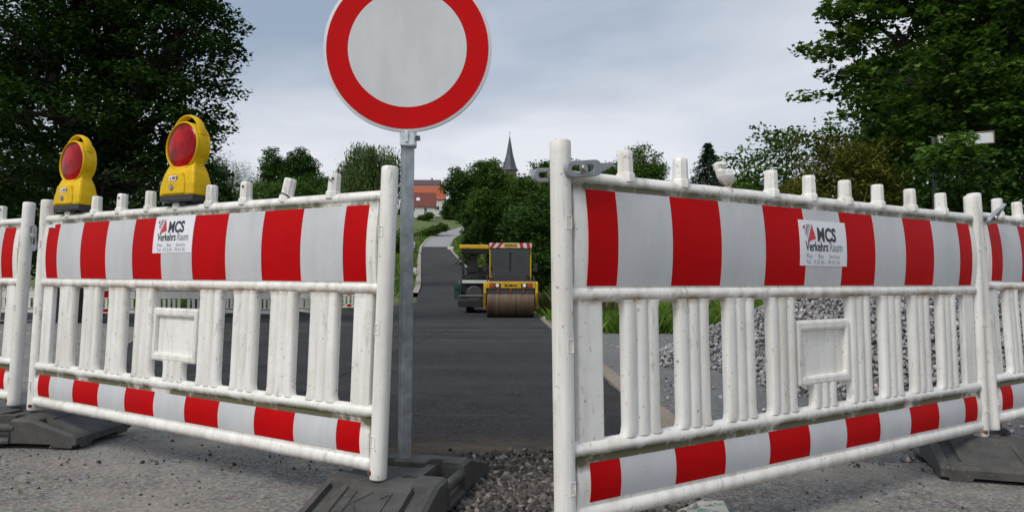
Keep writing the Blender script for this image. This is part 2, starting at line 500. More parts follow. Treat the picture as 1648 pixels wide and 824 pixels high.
# ------------------------------------------------------------------ mesh helpers
class MB:
    """Collects shapes; build() links them as one mesh object."""

    def __init__(s):
        s.v, s.f, s.mi = [], [], []

    def add(s, vs, fs, mi=0):
        o = len(s.v)
        s.v += [tuple(v) for v in vs]
        s.f += [tuple(i + o for i in f) for f in fs]
        s.mi += [mi] * len(fs)
        return s

    def box(s, c, d, rot=None, mi=0):
        hx, hy, hz = d[0] / 2, d[1] / 2, d[2] / 2
        vs = [Vector((x, y, z)) for x in (-hx, hx) for y in (-hy, hy) for z in (-hz, hz)]
        if rot is not None:
            m = Euler(rot).to_matrix()
            vs = [m @ v for v in vs]
        vs = [v + Vector(c) for v in vs]
        return s.add(vs, [(0, 1, 3, 2), (4, 6, 7, 5), (0, 4, 5, 1), (2, 3, 7, 6), (0, 2, 6, 4), (1, 5, 7, 3)], mi)

    def tube(s, pts, rad, n=12, caps=True, mi=0, rnd=0.0):
        pts = [Vector(p) for p in pts]
        if isinstance(rad, (int, float)):
            rad = [rad] * len(pts)
        if rnd:   # rounded ends
            a, b_ = pts[0], pts[-1]
            d0 = (pts[1] - pts[0]).normalized()
            d1 = (pts[-1] - pts[-2]).normalized()
            r0, r1 = rad[0], rad[-1]
            pts = [a, a + d0 * rnd * 0.35, a + d0 * rnd] + pts[1:-1] + [b_ - d1 * rnd, b_ - d1 * rnd * 0.35, b_]
            rad = [r0 - rnd, r0 - rnd * 0.3, r0] + rad[1:-1] + [r1, r1 - rnd * 0.3, r1 - rnd]
        vs, fs = [], []
        up = None
        for i, p in enumerate(pts):
            d = (pts[min(i + 1, len(pts) - 1)] - pts[max(i - 1, 0)])
            d = d.normalized() if d.length > 1e-9 else Vector((0, 0, 1))
            if up is None or abs(up.dot(d)) > 0.99:
                up = Vector((0, 0, 1)) if abs(d.z) < 0.9 else Vector((1, 0, 0))
            x = up.cross(d).normalized()
            y = d.cross(x)
            for k in range(n):
                a = 2 * math.pi * (k + 0.5) / n
                vs.append(p + (x * math.cos(a) + y * math.sin(a)) * rad[i])
        for i in range(len(pts) - 1):
            for k in range(n):
                k2 = (k + 1) % n
                fs.append((i * n + k, i * n + k2, (i + 1) * n + k2, (i + 1) * n + k))
        if caps:
            fs.append(tuple(reversed(range(n))))
            fs.append(tuple(range((len(pts) - 1) * n, len(pts) * n)))
        return s.add(vs, fs, mi)

    def prism(s, outline, y0, y1, axis='Y', mi=0):
        """outline of 2-D points extruded along an axis: Y -> (x,z), X -> (y,z), Z -> (x,y)"""
        def mk(p, t):
            return {'Y': (p[0], t, p[1]), 'X': (t, p[0], p[1]), 'Z': (p[0], p[1], t)}[axis]
        n = len(outline)
        vs = [mk(p, y0) for p in outline] + [mk(p, y1) for p in outline]
        fs = [tuple(range(n)), tuple(reversed(range(n, 2 * n)))]
        for i in range(n):
            j = (i + 1) % n
            fs.append((i, i + n, j + n, j))
        return s.add(vs, fs, mi)

    def ring_prism(s, outer, inner, y0, y1, mi=0):
        """plate in x,z with a hole; outer and inner have the same number of points"""
        n = len(outer)
        vs = [(p[0], y, p[1]) for y in (y0, y1) for loop in (outer, inner) for p in loop]
        fs = []
        for i in range(n):
            j = (i + 1) % n
            fs += [(i, j, n + j, n + i), (2 * n + i, 3 * n + i, 3 * n + j, 2 * n + j),
                   (i, 2 * n + i, 2 * n + j, j), (n + i, n + j, 3 * n + j, 3 * n + i)]
        return s.add(vs, fs, mi)

    def lathe(s, prof, axis='Z', c=(0, 0, 0), n=32, mi=0):
        """prof: (r, t) pairs along the axis"""
        vs, fs = [], []
        for r, t in prof:
            for k in range(n):
                a = 2 * math.pi * k / n
                q = {'Z': (r * math.cos(a), r * math.sin(a), t), 'Y': (r * math.cos(a), t, r * math.sin(a)),
                     'X': (t, r * math.cos(a), r * math.sin(a))}[axis]
                vs.append((q[0] + c[0], q[1] + c[1], q[2] + c[2]))
        for i in range(len(prof) - 1):
            for k in range(n):
                k2 = (k + 1) % n
                fs.append((i * n + k, i * n + k2, (i + 1) * n + k2, (i + 1) * n + k))
        fs.append(tuple(reversed(range(n))))
        fs.append(tuple(range((len(prof) - 1) * n, len(prof) * n)))
        return s.add(vs, fs, mi)

    def mesh(s, name, mats, smooth=False, fix=True):
        me = bpy.data.meshes.new(name)
        me.from_pydata(s.v, [], s.f)
        for mm in (mats if isinstance(mats, (list, tuple)) else [mats]):
            me.materials.append(mm)
        if any(s.mi):
            me.polygons.foreach_set('material_index', s.mi)
        if fix:
            bm = bmesh.new()
            bm.from_mesh(me)
            bmesh.ops.recalc_face_normals(bm, faces=bm.faces)
            bm.to_mesh(me)
            bm.free()
        if smooth:
            me.polygons.foreach_set('use_smooth', [True] * len(me.polygons))
            try:
                me.set_sharp_from_angle(angle=R(smooth if smooth is not True else 40))
            except Exception:
                pass
        me.update()
        return me

    def build(s, name, mats, parent=None, smooth=False, bev=0.0, fix=True):
        return obj(name, s.mesh(name, mats, smooth, fix), parent, bev)


def obj(name, me, parent=None, bev=0.0):
    o = bpy.data.objects.new(name, me)
    COL.objects.link(o)
    if parent is not None:
        o.parent = parent
    if bev:
        md = o.modifiers.new('bevel', 'BEVEL')
        md.width = bev
        md.segments = 2
        md.limit_method = 'ANGLE'
        md.angle_limit = R(40)
    return o


def tag(o, label=None, cat=None, group=None, kind=None):
    if label:
        o['label'] = label
    if cat:
        o['category'] = cat
    if group:
        o['group'] = group
    if kind:
        o['kind'] = kind
    return o


def empty(name, mw, label, cat, group=None):
    o = bpy.data.objects.new(name, None)
    COL.objects.link(o)
    o.empty_display_size = 0.1
    o.matrix_world = mw if isinstance(mw, Matrix) else Matrix.Translation(mw)
    return tag(o, label, cat, group)


def copy_part(o, parent):
    c = o.copy()
    COL.objects.link(c)
    c.parent = parent
    for ch in list(o.children):
        copy_part(ch, c)
    return c


def copy_thing(src, mw, label):
    c = src.copy()
    COL.objects.link(c)
    c.matrix_world = mw
    c['label'] = label
    for ch in list(src.children):
        copy_part(ch, c)
    return c


def text_mesh(body, size, bold=0.0, align='LEFT', spacing=1.0):
    cu = bpy.data.curves.new('lettering', 'FONT')
    cu.body = body
    cu.size = size
    cu.offset = bold
    cu.align_x = align
    cu.space_character = spacing
    cu.resolution_u = 3
    o = bpy.data.objects.new('lettering_tmp', cu)
    COL.objects.link(o)
    bpy.context.view_layer.update()
    me = bpy.data.meshes.new_from_object(o.evaluated_get(bpy.context.evaluated_depsgraph_get()))
    bpy.data.objects.remove(o)
    bpy.data.curves.remove(cu)
    return me


def lettering(body, size, x, z, yfun, mat, parent, bold=0.0, sx=1.0, spacing=1.0, align='LEFT'):
    """flat print standing in local x,z; its depth follows yfun(z)"""
    me = text_mesh(body, size, bold, align, spacing)
    for v in me.vertices:
        a, b_ = v.co.x * sx + x, v.co.y + z
        v.co = (a, yfun(b_), b_)
    me.materials.clear()
    me.materials.append(mat)
    me.name = 'lettering'
    return obj('lettering', me, parent)


# ------------------------------------------------------------------ terrain heights
_ky = [-60, 3, 29, 45, 60, 88, 148, 175, 230, 300, 420, 900]
_kz = [0.0, 0.0, -0.79, -0.72, 0.1, 2.3, 7.4, 11.8, 20.5, 25.0, 28.0, 30.0]
_kxy = [-60, 3, 29, 60, 88, 120, 148, 165, 180, 230]
_kx = [-2.1, -2.1, -1.75, -4.9, -8.5, -12.6, -16.0, -16.6, -15.2, -4.0]


def smooth_interp(y, ky, kv):
    s = 0.0
    for d, w in ((-4, .15), (-2, .2), (0, .3), (2, .2), (4, .15)):
        k = min(1.0, max(0.0, (y - 6) / 20.0))
        s += w * float(np.interp(y + d * k, ky, kv))
    return s


def zr(y):
    return smooth_interp(y, _ky, _kz)


def xc(y):
    return smooth_interp(y, _kxy, _kx)


def gz(x, y):
    z = zr(y)
    d = abs(x - xc(y)) - 7.0
    if y > 30 and d > 0:
        k = min(1.0, (y - 30) / 40.0)
        z += k * min(4.0, d * 0.05) + 0.25 * k * math.sin(x * 0.21 + y * 0.13)
    if x > 5 and y > 12:
        z += min(1.0, (x - 5) * 0.06) * min(1, (y - 12) / 8)
    return z


def sheet(name, ys, xl, xr, ncol, off, mat, edge_noise=0.0, label=None, zf=gz, thick=0.0):
    vs, fs = [], []
    for i, y in enumerate(ys):
        a, b_ = xl(y), xr(y)
        for j in range(ncol + 1):
            t = j / ncol
            x = a + (b_ - a) * t
            yy = y
            if edge_noise:
                if i == 0:
                    yy += edge_noise * (math.sin(x * 5.1) + math.sin(x * 11.7 + 1) * 0.7 + random.uniform(-1, 1))
                if j in (0, ncol):
                    x += edge_noise * random.uniform(-1, 1)
            vs.append((x, yy, zf(x, yy) + off))
    n = ncol + 1
    for i in range(len(ys) - 1):
        for j in range(ncol):
            fs.append((i * n + j, i * n + j + 1, (i + 1) * n + j + 1, (i + 1) * n + j))
    o = MB().add(vs, fs).build(name, mat, None, smooth=True, fix=False)
    o['kind'] = 'structure'
    return o


def frange(a, b_, s):
    n = max(1, int(round((b_ - a) / s)))
    return [a + (b_ - a) * i / n for i in range(n + 1)]


# terrain: one sheet to the horizon, sunk a little where roads and yards lie on it
xs = [-1500, -700, -350] + frange(-220, -60, 20) + frange(-54, 44, 2.0) + frange(50, 220, 20) + [350, 700, 1500]
ys = [-300, -60, -20] + frange(-10, 64, 2.0) + frange(67, 250, 3.0) + frange(260, 420, 20) + [700, 1500, 2500]
vs, fs = [], []
for y in ys:
    for x in xs:
        z = gz(x, y)
        if y < 42 and -42 < x < 16:
            z -= 0.14 if y < 36 else 0.14 * (42 - y) / 6
        elif abs(x - xc(y)) < 5.2 and y < 200:
            z -= 0.22
        vs.append((x, y, z))
nx = len(xs)
for i in range(len(ys) - 1):
    for j in range(nx - 1):
        fs.append((i * nx + j, i * nx + j + 1, (i + 1) * nx + j + 1, (i + 1) * nx + j))
MB().add(vs, fs).build('terrain', M['grassland'], None, smooth=True, fix=False)['kind'] = 'structure'

# yards, pavement and the new road: sheets laid one above the other
sheet('gravel_yard', frange(2.4, 42, 0.8), lambda y: -40 if y > 22 else -14, lambda y: 9 if y < 15.5 else 2.2, 30, -0.016, M['gravel_ground'])
sheet('old_pavement', frange(-6, 2.98, 0.3), lambda y: -9, lambda y: 9, 40, -0.008, M['old_asphalt'])
sheet('old_side_pavement', frange(2.98, 20, 0.4), lambda y: -13, lambda y: 0.6, 24, -0.0105, M['old_asphalt'])


def new_xl(y):
    return float(np.interp(y, [3.08, 3.6, 5.5, 9, 16, 23, 26, 34, 40, 50], [-0.55, -1.5, -3.0, -5.0, -8.0, -14, -34, -34, -7, -4.9]))


def new_l(y):
    return new_xl(y) if y < 46 else xc(y) - 2.75


def new_r(y):
    return float(np.interp(y, [3, 29], [0.76, 1.12])) if y < 29 else xc(y) + 2.87 - 0.12 * min(1, (y - 29) / 10)


sheet('new_asphalt_road', frange(3.06, 10, 0.2) + frange(10.5, 149, 0.75), new_l, new_r, 26, -0.003, M['asphalt'], 0.02)
sheet('pale_old_road', frange(149, 215, 1.5), lambda y: xc(y) - 2.9, lambda y: xc(y) + 2.7, 8, -0.003, M['old_road'])
# faded remains of a road marking
pm = [(0.40, 2.27), (0.50, 2.30), (0.60, 2.40), (0.665, 2.47), (0.72, 2.44), (0.705, 2.33), (0.68, 2.22), (0.60, 2.12), (0.48, 2.10), (0.38, 2.18)]
o = MB().add([(x, y, -0.003) for x, y in pm], [tuple(reversed(range(len(pm))))]).build('road_marking', M['worn_paint'], fix=False)
o['kind'] = 'structure'

# kerbs
kb = bpy.data.objects.new('kerb', None)
COL.objects.link(kb)
kb['kind'] = 'structure'
kst = MB().box((0, 0, 0), (0.13, 0.985, 0.25)).mesh('kerb_stone', M['kerb'])
for i in range(25):
    y = 3.75 + i * 1.0
    o = obj('kerb_stone', kst, kb, 0.012)
    x = new_r(y) + 0.07
    o.location = (x + random.uniform(-.006, .006), y, gz(x, y) - 0.105 + random.uniform(-.005, .005))
    o.rotation_euler = (-0.03 if y > 4 else 0, 0, -math.atan(0.36 / 26))


def kerb_strip(name, y0, y1, side, w=0.25, h=0.12):
    vs, fs = [], []
    yy = frange(y0, y1, 1.0)
    for y in yy:
        x = (new_r(y) if side > 0 else xc(y) - 2.75) if y < 149 else xc(y) + side * 2.8
        z = zr(y)
        for dx, dz in ((0.0, -0.3), (0.0, h), (w, h), (w, -0.3)):
            vs.append((x + side * dx, y, z + dz))
    for i in range(len(yy) - 1):
        for k in range(3):
            a = i * 4 + k
            fs.append((a, a + 1, a + 5, a + 4))
    o = MB().add(vs, fs).build(name, M['kerb_far'])
    o['kind'] = 'structure'


M['kerb_far'] = simple('kerb_far_concrete', (0.33, 0.29, 0.24), 0.9, 0, 0.25, 2)
kerb_strip('kerb_right', 33, 176, 1)
kerb_strip('kerb_left', 52, 176, -1, 0.45)


# ------------------------------------------------------------------ stones
def stone_template():
    v = np.array([(x, y, z) for x in (-1, 1) for y in (-1, 1) for z in (-1, 1)], float) * 0.72
    f = np.array([(0, 1, 3), (0, 3, 2), (4, 6, 7), (4, 7, 5), (0, 4, 5), (0, 5, 1), (2, 3, 7), (2, 7, 6), (0, 2, 6), (0, 6, 4), (1, 5, 7), (1, 7, 3)])
    return v, f


def fast_mesh(name, co, faces_n, loops, mats):
    """co (N,3), loops flat index array, faces_n vertices per face"""
    me = bpy.data.meshes.new(name)
    me.vertices.add(len(co))
    me.vertices.foreach_set('co', np.ascontiguousarray(co, dtype=np.float32).ravel())
    me.loops.add(len(loops))
    me.loops.foreach_set('vertex_index', np.ascontiguousarray(loops, dtype=np.int32))
    nf = len(loops) // faces_n
    me.polygons.add(nf)
    me.polygons.foreach_set('loop_start', np.arange(nf, dtype=np.int32) * faces_n)
    me.materials.append(mats)
    me.update(calc_edges=True)
    return me


def rand_rot(n, rg):
    q = rg.normal(size=(n, 4))
    q /= np.linalg.norm(q, axis=1)[:, None]
    w, x, y, z = q.T
    return np.stack([np.stack([1 - 2 * (y * y + z * z), 2 * (x * y - z * w), 2 * (x * z + y * w)], -1),
                     np.stack([2 * (x * y + z * w), 1 - 2 * (x * x + z * z), 2 * (y * z - x * w)], -1),
                     np.stack([2 * (x * z - y * w), 2 * (y * z + x * w), 1 - 2 * (x * x + y * y)], -1)], -2)


ST_V, ST_F = stone_template()


def stones(name, pos, size, mat, label, cat, seed=1):
    rg = np.random.default_rng(seed)
    n = len(pos)
    v = ST_V[None] * (1 + rg.uniform(-.55, .35, (n, len(ST_V), 3)))
    v = v * rg.uniform(0.5, 1.2, (n, 1, 3))
    v = np.einsum('nij,nkj->nki', rand_rot(n, rg), v) * np.asarray(size)[:, None, None] + np.asarray(pos)[:, None, :]
    lo = (ST_F.ravel()[None] + (np.arange(n) * len(ST_V))[:, None]).ravel()
    o = obj(name, fast_mesh(name, v.reshape(-1, 3), 3, lo, mat))
    return tag(o, label, cat, None, 'stuff')


# heap of crushed stone behind the right barrier
HX, HY, HR, HH = 4.75, 7.0, 3.0, 1.45


def heap_z(x, y):
    r = math.hypot((x - HX) / 1.12, y - HY)
    a = math.atan2(y - HY, x - HX)
    rr = HR * (1 + 0.10 * math.sin(3 * a + 1) + 0.06 * math.sin(7 * a))
    return HH * max(0.0, 1 - r / rr) ** 0.9


pos, siz = [], []
for _ in range(42000):
    x, y = random.uniform(HX - 3.9, HX + 3.9), random.uniform(HY - 3.4, HY + 0.9)
    h = heap_z(x, y)
    if h <= 0:
        continue
    s = random.uniform(0.010, 0.027)
    pos.append((x, y, gz(x, y) + h + random.uniform(-0.02, 0.02)))
    siz.append(s)
stones('gravel_heap', pos, siz, M['stones'], 'grey heap of crushed stone behind the barrier with the loose crushed peg', 'gravel heap', 3)
vs, fs = [], []
ng = 34
for i in range(ng + 1):
    for j in range(ng + 1):
        x, y = HX - 3.6 + 7.2 * j / ng, HY - 3.4 + 6.8 * i / ng
        h = heap_z(x, y)
        vs.append((x, y, gz(x, y) + (h - 0.02 if h > 0 else -0.06)))
for i in range(ng):
    for j in range(ng):
        a = i * (ng + 1) + j
        fs.append((a, a + 1, a + ng + 2, a + ng + 1))
heap_core = MB().add(vs, fs).build('gravel_bed', M['gravel_ground'], None, smooth=True, fix=False)
heap_core['kind'] = 'structure'
# loose stones spread over the yard
pos, siz = [], []
for _ in range(5200):
    y = 3.0 + 13 * random.random() ** 1.6
    x = random.uniform(1.0, 9.0) if random.random() < 0.75 else random.uniform(-12, -5.2)
    k = math.sin(x * 1.7 + 0.6) * math.sin(y * 1.3) + random.uniform(-.7, .7)
    if k < 0.1:
        continue
    pos.append((x, y, gz(x, y) - 0.006))
    siz.append(random.uniform(0.006, 0.026))
stones('loose_stones', pos, siz, M['stones'], 'loose grey stones scattered on the gravel yard', 'stones', 4)
# brown rubble at the broken edge of the old surface
pos, siz = [], []
for _ in range(9500):
    if random.random() < 0.88:
        x, y = random.gauss(0.10, 0.20), 2.58 + random.gauss(0, 0.24)
    else:
        x, y = random.uniform(-6, 5), 2.98 + random.gauss(0, 0.07)
    if y > 3.16 or y < 2.05:
        continue
    big = 0.0165 if abs(x - 0.1) < 0.55 else 0.006
    pos.append((x, y, -0.002))
    siz.append(0.0022 + big * random.random() ** 3.2)
stones('rubble', pos, siz, M['rubble'], 'brown broken rubble along the torn edge of the old pavement', 'rubble', 5)
# crumbs and grit on the pavement in front
pos, siz = [], []
for _ in range(1100):
    y = random.uniform(1.6, 3.0)
    x = random.uniform(-0.85, 0.85) * y
    pos.append((x, y, -0.006))
    siz.append(0.0015 + 0.006 * random.random() ** 3)
for px, py in ((325, 716), (352, 718), (278, 709), (548, 754), (568, 757), (1380, 742)):
    d = 0.735 / ((py - 451) / F_PX)
    p = P(px, py, d)
    pos.append((p.x, p.y, 0.004))
    siz.append(0.008)
stones('grit', pos, siz, M['rubble'], 'fine dark crumbs and grit strewn over the grey pavement', 'grit', 6)

# ------------------------------------------------------------------ barriers
# local frame: x along the barrier, front to -y, z up from the foot of the posts
Z0 = 0.62          # lower edge of the upper film
SAG = 0.011


def bulge(z, za, zb, s=SAG):
    t = (z - za) / (zb - za) * 2 - 1
    return s * max(0.0, 1 - t * t)


def yf_up(z):
    return -0.0135 - bulge(z, Z0, Z0 + 0.25)


def yf_lo(z):
    return -0.0135 - bulge(z, Z0 - 0.545, Z0 - 0.448, 0.006)


def curved_plate(x0, x1, za, zb, yf, off, back, n=8):
    o = [(yf(za + (zb - za) * i / n) + off, za + (zb - za) * i / n) for i in range(n + 1)]
    o += [(back, zb), (back, za)]
    return MB().prism(o, x0, x1, axis='X')


def slat_mesh(name, w, za, zb, ribs=3, flare=0.009):
    """fluted hollow slat: convex ribs front and back, flared into the rails at both ends"""
    nprof = ribs * 8
    front = []
    for i in range(nprof + 1):
        t = i / nprof
        ph = abs(math.sin(math.pi * ribs * t))
        yy = -0.0115 - 0.0085 * ph ** 0.55
        if i in (0, nprof):
            yy = -0.004
        front.append(((t - 0.5) * w, yy))
    prof = front + [(x, 0.006) for x, y in reversed(front)]
    zs = [za, za + 0.012, za + 0.03, (za + zb) / 2, zb - 0.03, zb - 0.012, zb]
    ws = [flare, flare * 0.35, 0, 0, 0, flare * 0.35, flare]
    vs, fs = [], []
    n = len(prof)
    for z, e_ in zip(zs, ws):
        k = (w + 2 * e_) / w
        vs += [(x * k, y, z) for x, y in prof]
    for i in range(len(zs) - 1):
        for j in range(n):
            j2 = (j + 1) % n
            fs.append((i * n + j, i * n + j2, (i + 1) * n + j2, (i + 1) * n + j))
    return MB().add(vs, fs).mesh(name, M['white'], smooth=50)


def peg_bm(twist=0.0):
    b_ = MB()
    b_.lathe([(0.027, -0.012), (0.027, 0.008), (0.0255, 0.012), (0.0225, 0.0135), (0.0215, 0.060), (0.0208, 0.071), (0.018, 0.0745), (0.0, 0.0745)], n=8)
    return b_


peg_me = peg_bm().mesh('peg', M['white_post'], smooth=35)
hole_me = MB().lathe([(0.0042, -0.002), (0.0042, 0.002)], axis='Y', n=10).mesh('peg_hole', M['black'])
PEGS = [(-0.848, 0), (-0.638, 0), (-0.44, 0), (-0.232, 0), (-0.034, 0), (0.168, 0), (0.37, 0), (0.59, 0), (0.82, 0)]
SLAT_W = 0.127
slat_me = slat_mesh('slat', SLAT_W, Z0 - 0.398, Z0 - 0.036)
short_slat_me = slat_mesh('slat', 0.125, Z0 - 0.398, Z0 - 0.318, 3, 0.006)

SHARED = {}


def stripe_mesh(kind, x0, x1, low):
    key = (kind, round(x0, 4), low)
    if key not in SHARED:
        za, zb = (Z0 - 0.545, Z0 - 0.448) if low else (Z0, Z0 + 0.25)
        SHARED[key] = curved_plate(x0 + 0.0004, x1 - 0.0004, za, zb, yf_lo if low else yf_up, -0.0022, (yf_lo if low else yf_up)(za) + 0.0005).mesh(
            kind + '_stripe', M['film_' + kind], smooth=30)
    return SHARED[key]


def make_barrier(mw, label, peg_tilt=None, skip_pegs=(), group='barriers closing the road'):
    t = empty('road_barrier', mw, label, 'barrier', group)
    if 'post' not in SHARED:
        SHARED['post'] = MB().tube([(0, 0, 0), (0, 0, 0.03), (0, 0, 0.96), (0, 0, 0.993)], [0.0275] * 4, 20, rnd=0.006).mesh('post', M['white_post'], smooth=40)
        for nm, z, r in (('top_rail', Z0 + 0.276, 0.0225), ('middle_rail', Z0 - 0.021, 0.0235), ('lower_rail', Z0 - 0.415, 0.0255), ('bottom_rail', Z0 - 0.575, 0.0265)):
            rb_ = MB().tube([(-1.05, 0, z), (0, 0, z), (1.05, 0, z)], [r, r, r], 16, rnd=0.012)
            rb_.v = [(x, y * 0.86, z + (z_ - z) * 0.93) for x, y, z_ in rb_.v]
            SHARED[nm] = rb_.mesh(nm, M['white'], smooth=40)
        SHARED['upper_panel'] = curved_plate(-1.04, 1.04, Z0 - 0.004, Z0 + 0.262, yf_up, 0.0, 0.014).mesh('upper_panel', M['white'], smooth=30)
        SHARED['lower_panel'] = curved_plate(-1.04, 1.04, Z0 - 0.56, Z0 - 0.43, yf_lo, 0.0, 0.013).mesh('lower_panel', M['white'], smooth=30)
        SHARED['end_panel'] = MB().box((0, 0, Z0 - 0.217), (0.082, 0.024, 0.365)).mesh('end_panel', M['white'])
        SHARED['plate'] = MB().box((0, 0.004, Z0 - 0.221), (0.262, 0.012, 0.152)).mesh('label_plate', M['white'])
        fo = [(-.142, Z0 - .113), (.142, Z0 - .113), (.142, Z0 - .324), (-.142, Z0 - .324)]
        fi = [(-.121, Z0 - .147), (.121, Z0 - .147), (.121, Z0 - .293), (-.121, Z0 - .293)]
        SHARED['frame'] = MB().ring_prism(fo, fi, -0.018, 0.018).mesh('label_frame', M['white'])
        SHARED['mould_mark'] = MB().ring_prism([(-.009, -.017), (.009, -.017), (.009, .017), (-.009, .017)],
                                               [(-.007, -.015), (.007, -.015), (.007, .015), (-.007, .015)], -0.0285, -0.022).mesh('mould_mark', M['white_post'])
        SHARED['bolt_head'] = MB().lathe([(0.0, -0.034), (0.006, -0.034), (0.008, -0.030), (0.008, -0.020)], axis='Y', n=12).mesh('bolt_head', M['rust'], smooth=40)
    for s in (-1, 1):
        p = obj('post', SHARED['post'], t)
        p.location.x = s * 1.0675
        for z in (0.12, 0.47, 0.78):
            mk = obj('mould_mark', SHARED['mould_mark'], p)
            mk.location = (-s * 0.004, 0, z)
        bh = obj('bolt_head', SHARED['bolt_head'], p)
        bh.location = (-s * 0.014, 0.004, 0.024)
        ep = obj('end_panel', SHARED['end_panel'], t, 0.006)
        ep.location.x = s * 0.985
    for nm in ('top_rail', 'middle_rail', 'lower_rail', 'bottom_rail', 'upper_panel', 'lower_panel'):
        obj(nm, SHARED[nm], t)
    for k in (-0.81, -0.61, -0.41, -0.2115, 0.2115, 0.41, 0.61, 0.81):
        o = obj('slat', slat_me, t)
        o.location.x = k
    obj('slat', short_slat_me, t)
    fr_ = obj('label_frame', SHARED['frame'], t, 0.008)
    obj('label_plate', SHARED['plate'], fr_)
    # films: half stripes at the ends, full stripes of 0.2 m between
    edges = [-1.0] + [-0.9 + 0.2 * i for i in range(10)] + [1.0]
    for low in (False, True):
        for i in range(11):
            kind = 'red' if i % 2 == 0 else 'white'
            obj(kind + '_stripe', stripe_mesh(kind, edges[i], edges[i + 1], low), t)
    for i, (px, _) in enumerate(PEGS):
        if i in skip_pegs:
            continue
        o = obj('peg', peg_me, t)
        o.location = (px, 0, Z0 + 0.292)
        rx, ry = (peg_tilt or {}).get(i, (random.uniform(-.02, .02), random.uniform(-.02, .02)))
        o.rotation_euler = (rx, ry, random.choice((0.1, 0.5, 0.3)))
        if i % 2 == 0:
            h = obj('peg_hole', hole_me, o)
            h.location = (0.003, -0.0208, 0.055)
    return t


def bmat(x, y, z, yaw, lean, tilt):
    return (Matrix.Translation((x, y, z + CAM_H)) @ Matrix.Rotation(yaw, 4, 'Z') @ Matrix.Rotation(-lean, 4, 'X')
            @ Matrix.Rotation(-tilt, 4, 'Y') @ Matrix.Translation((0, 0, -Z0)))


BL = make_barrier(bmat(-1.3165, 2.8335, -0.0047, -0.5448, 0.0376, -0.0035),
                  'red and white plastic barrier carrying two yellow warning lamps and a company sticker', peg_tilt={7: (0.0, 0.20), 8: (0.0, 0.05)})
BR = make_barrier(bmat(1.0246, 2.384, -0.0136, 0.5721, 0.0249, 0.001),
                  'red and white plastic barrier with a crushed peg, a grey slotted latch and a sticker', skip_pegs=(2,))
yaw3 = 0.60
c3 = Vector((1.965, 3.005)) + Vector((math.cos(yaw3), math.sin(yaw3))) * 1.09
B3 = make_barrier(bmat(c3.x, c3.y, 0.0, yaw3, 0.06, -0.006), 'red and white barrier without a sticker, beyond the barrier with the crushed peg')
yaw4 = -0.50
c4 = Vector((-2.385, 3.50)) + Vector((-math.cos(yaw4), -math.sin(yaw4))) * 1.09
B4 = make_barrier(bmat(c4.x, c4.y, -0.004, yaw4, 0.05, 0.004), 'red and white barrier continuing the row past the barrier with the lamps')
# stub of steel that carries the free end of the gate barrier
MB().tube([(-1.0675, 0, -0.108), (-1.0675, 0, 0.02)], 0.02, 10).build('spigot', M['steel'], BR)
# bent strap round the tilted peg
# crushed peg
cp = MB()
cp.lathe([(0.023, -0.006), (0.021, 0.004), (0.013, 0.010), (0.012, 0.016), (0.027, 0.030), (0.036, 0.050), (0.033, 0.066), (0.022, 0.076), (0.024, 0.081), (0.030, 0.090), (0.018, 0.098), (0.0, 0.099)], n=13)
cpo = cp.mesh('peg', M['white'], smooth=25)
for v in cpo.vertices:
    if v.co.z > 0.012:
        v.co.y *= 0.55
        v.co.x += 0.009 * math.sin(v.co.z * 55 + 0.6) - (0.012 if v.co.z > 0.074 else 0) + random.uniform(-.004, .004)
        v.co.y += random.uniform(-.004, .004)
        v.co.z += random.uniform(-.003, .003)
o = obj('peg', cpo, BR)
o.location = (-0.44, 0, Z0 + 0.288)
o.rotation_euler = (0.05, -0.12, -0.3)
o.scale = (0.82, 0.9, 0.88)
o['label'] = 'crushed and twisted peg'


def hook_outline(L_, h, bend):
    """rounded slotted bar; returns outer and inner loops of equal count"""
    outer, inner = [], []
    n = 10
    for sgn, cx_ in ((-1, 0.0), (1, L_)):
        for i in range(n):
            a = math.pi / 2 + math.pi * i / (n - 1) if sgn < 0 else -math.pi / 2 + math.pi * i / (n - 1)
            outer.append((cx_ + h * math.cos(a), h * math.sin(a)))
            inner.append(((0.004 if sgn < 0 else L_ * 0.78) + h * 0.42 * math.cos(a), h * 0.42 * math.sin(a)))
    return outer, inner


def latch(parent, x, z, y, rot, L_=0.085, h=0.020, tail=True):
    b_ = MB()
    ou, inn = hook_outline(L_, h, 0)
    b_.ring_prism(ou, inn, -0.008, 0.008)
    if tail:
        tl = [(L_ - 0.004, h * 0.95), (L_ + 0.018, h * 0.55), (L_ + 0.062, h * 0.55), (L_ + 0.062, h * 0.15), (L_ + 0.03, -h * 0.45), (L_ - 0.004, -h * 0.95)]
        b_.prism(tl, -0.007, 0.007)
    o = b_.build('latch', M['grey_plastic'], parent, bev=0.0025)
    o.location = (x, y, z)
    o.rotation_euler = rot
    bo = MB().lathe([(0.0, -0.017), (0.007, -0.017), (0.0095, -0.014), (0.0095, -0.011), (0.014, -0.010), (0.014, -0.007)], axis='Y', n=12).build('bolt', M['bolt'], o, smooth=30)
    bo.location = (L_ * 0.42, 0, 0)
    return o


latch(BR, -1.060, Z0 + 0.292, -0.037, (0, -0.14, 0.0), 0.075, 0.021)
latch(BR, -1.112, Z0 + 0.283, 0.036, (0, -0.12, 0.0), 0.085, 0.018, False)
latch(B3, -1.06, Z0 + 0.25, -0.05, (0.5, -0.55, -0.15), 0.075, 0.017)
latch(BL, -1.092, Z0 + 0.235, -0.045, (0.0, 1.50, 0.9), 0.095, 0.016, False)
